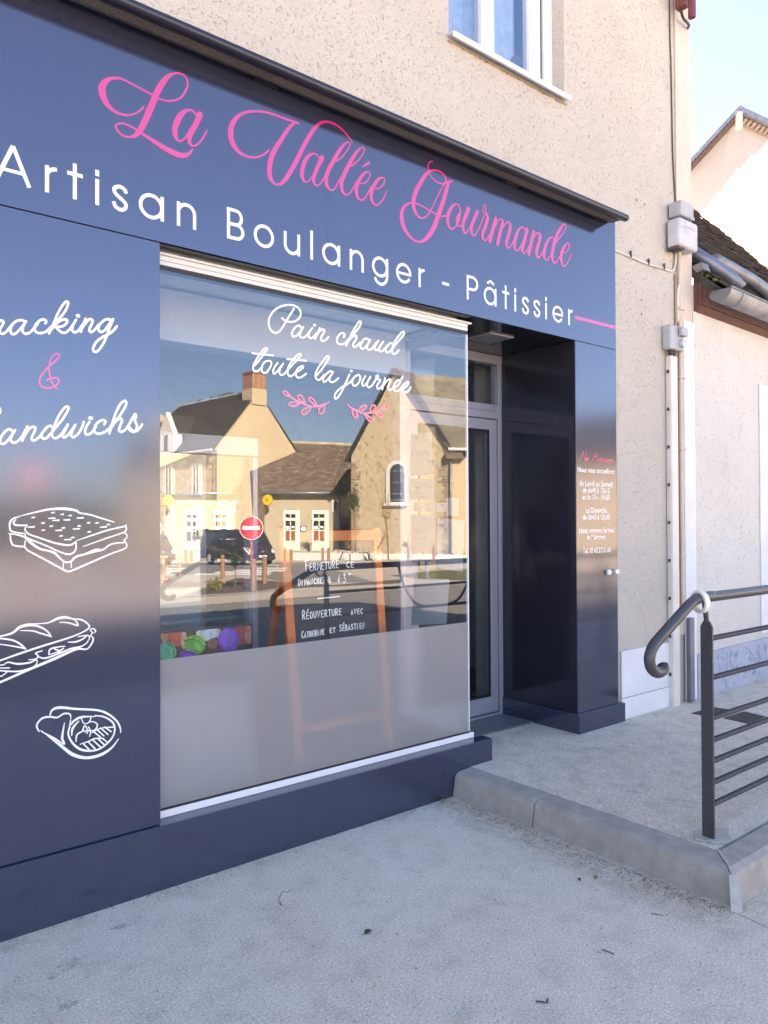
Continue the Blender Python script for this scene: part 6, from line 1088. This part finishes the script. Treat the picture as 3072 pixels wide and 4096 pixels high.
q = MB(); q.box(2.44, 2.46, -.07, .07, .70, .82); q.build('badge', M['zinc'], VN, bevel=.01)
# place: rotate about z; heading given in the mirrored view, so flip it back
ang_v = math.atan2(RT.y, RT.x)-R_(47)                    # virtual heading: right and towards the viewer
VN.rotation_euler = (0, 0, -ang_v)
vcen = MG(930, 2262); off = mirrorpt(vcen)+Vector((FW.x, FW.y, 0)).normalized()*1.5; vcen = mirrorpt(off)
VN.location = (vcen.x, vcen.y, zg(vcen.y)+.01)

# ---- trees and plants
def foliage(name, c, rx, rz, n, m, par, s=.05, seed=1):
    random.seed(seed); q = MB()
    for k in range(n):
        d = Vector((random.gauss(0, 1), random.gauss(0, 1), random.gauss(0, 1))).normalized(); r = random.random()**.4*(1+.25*math.sin(d.x*5+d.z*4+seed))
        p = c+Vector((d.x*rx*r, d.y*rx*r, d.z*rz*r)); a = Vector((random.gauss(0, 1), random.gauss(0, 1), random.gauss(0, 1))).normalized(); b_ = a.cross(Vector((random.gauss(0, 1), random.gauss(0, 1), random.gauss(0, 1)))).normalized()
        l = s*random.uniform(.6, 1.4); q.poly([p-a*l, p+b_*l*.45, p+a*l, p-b_*l*.45])
    return q.build(name, m, par)
t0 = MV(1423, 2196, 45.2); TR = empty('young_tree', tuple(t0), 'young evergreen standard tree with round crown by the church corner', 'tree')
cc2 = MV(1414, 2003, 45.2); q = MB(); q.tube(cat([tuple(t0-UPV*.2), tuple(t0.lerp(cc2, .5)+Vector((.03, 0, 0))), tuple(cc2)], 5), [.035]*11 if False else .032, 8); q.build('trunk', M['bark'], TR, True)
foliage('crown', cc2, .36, .62, 800, M['leafg'], TR, .07, 2)
s0, s1 = MV(1385, 2192, 44.9), MV(1440, 2060, 44.9); q = MB(); q.tube([s0, s1], .045, 8); tag(q.build('tree_stake', M['wood'], None, True), 'slanting wooden stake leaning across the evergreen young tree', 'stake')
t0 = MV(1554, 2252, 43.2); fk = MV(1543, 2078, 43.2); T2 = empty('bare_tree', tuple(t0), 'young bare tree with upright branches below the church window', 'tree')
q = MB(); q.tube(cat([tuple(t0-UPV*.2), tuple(MV(1551, 2170, 43.2)), tuple(MV(1546, 2110, 43.2)), tuple(fk)], 5), .04, 8); q.build('trunk', M['bark'], T2, True)
q = MB(); random.seed(4)
for (u1, v1, u2, v2) in ((1518, 2020, 1513, 1962), (1528, 2010, 1526, 1968), (1535, 1990, 1540, 1950), (1545, 2005, 1538, 1955), (1552, 2000, 1556, 1960), (1558, 2030, 1548, 1975), (1563, 2045, 1552, 1998), (1530, 2040, 1522, 1990), (1556, 2050, 1569, 2025)):
    dz = random.uniform(-.3, .3); q.tube(cat([tuple(fk), tuple(MV((fk and 1543+(u1-1543)*.8), (v1+2078)/2+8, 43.2+dz*.5)), tuple(MV(u1, v1, 43.2+dz)), tuple(MV(u2, v2, 43.2+dz))], 4), [.028-.0019*i for i in range(13)], 6)
q.build('branch', plain('red_bark', (.22, .13, .08), .9), T2, True)
s0, s1 = MV(1513, 2196, 43.0), MV(1554, 2108, 43.0); q = MB(); q.tube([s0, s1], .05, 8); tag(q.build('tree_stake', M['wood'], None, True), 'slanting wooden stake tied to the bare young tree', 'stake')
def spiky(u, v, D, label, n=16, L=.7, name='agave', m=None, w_=.05):
    c = MV(u, v, D); q = MB(); random.seed(int(u))
    for k in range(n):
        a = random.uniform(0, 6.28); el = random.uniform(.35, 1.45); d = Vector((math.cos(a)*math.cos(el), math.sin(a)*math.cos(el), math.sin(el))); s_ = d.cross(UPV).normalized()*w_; l = L*random.uniform(.6, 1)
        q.prism([c-s_*.6, c+d*l*.5-s_, c+d*l, c+d*l*.5+s_, c+s_*.6], (0, .01, .012))
    return tag(q.build(name, m or plain('blue_green_leaf', (.08, .10, .06), .6)), label, 'plant')
spiky(1476, 2250, 43.5, 'spiky agave-like plant in front of the retaining wall')
spiky(1225, 2198, 47.8, 'loose grassy shrub beside the notice board', 22, .75, 'shrub', M['leafg'], .03)
spiky(1393, 2196, 45, 'dry grass tuft at the foot of the evergreen tree', 26, .5, 'grass_tuft', M['dryleaf'], .02)
spiky(1622, 2190, 43, 'dark rounded shrub on the stones by the church', 40, .38, 'shrub', M['leafg'], .05)
b_ = MG(856, 2362); p = empty('small_shrub', tuple(b_), 'small yellow-green shrub growing in the bark bed', 'shrub'); foliage('leaves', b_+UPV*.16, .26, .17, 260, plain('yellow_green', (.22, .20, .05), .7, var=.4), p, .045, 3)
b_ = MG(941, 2352); p = empty('sapling', tuple(b_), 'thin-stemmed dark topiary sapling beside the road sign', 'sapling'); q = MB(); q.tube([b_-UPV*.05, b_+UPV*.62], .012, 6); q.build('stem', M['bark'], p)
foliage('crown', b_+UPV*.78, .19, .19, 420, plain('deep_green', (.03, .05, .02), .7, var=.4), p, .04, 6)
q = MB(); PB.rect(q, 1227, 1239, 2172, 2203, .8, 1.1); tag(q.build('litter_bin', M['black'], None, bevel=.03), 'slim black litter bin between the two white doors', 'litter bin')
# hedge and far trees on the left
for k, (u, w_, vt) in enumerate([(-650, 320, 2025), (-330, 330, 2005), (-20, 300, 2030), (210, 200, 2012), (380, 160, 2040)]):
    D = 62+5*(k % 2); c = MV(u, 2110, D); c.z = -1.3; rx = w_/2/FPX*D*1.1; h = (2092-vt)/FPX*D+2.7; e = empty('hedge_tree', tuple(c), ['broad dark tree farthest to the left across the square', 'tallest dark tree on the left across the square', 'middle dark tree on the left across the square', 'dark tree behind the distant road sign', 'dark tree next to the town house'][k], 'tree', 'trees left of the town house')
    q = MB(); q.tube([c, c+UPV*h*.5], .2, 8); q.build('trunk', M['bark'], e); foliage('crown', c+UPV*h*.55, rx, h*.5, 1500, M['leafg'], e, .45, k)
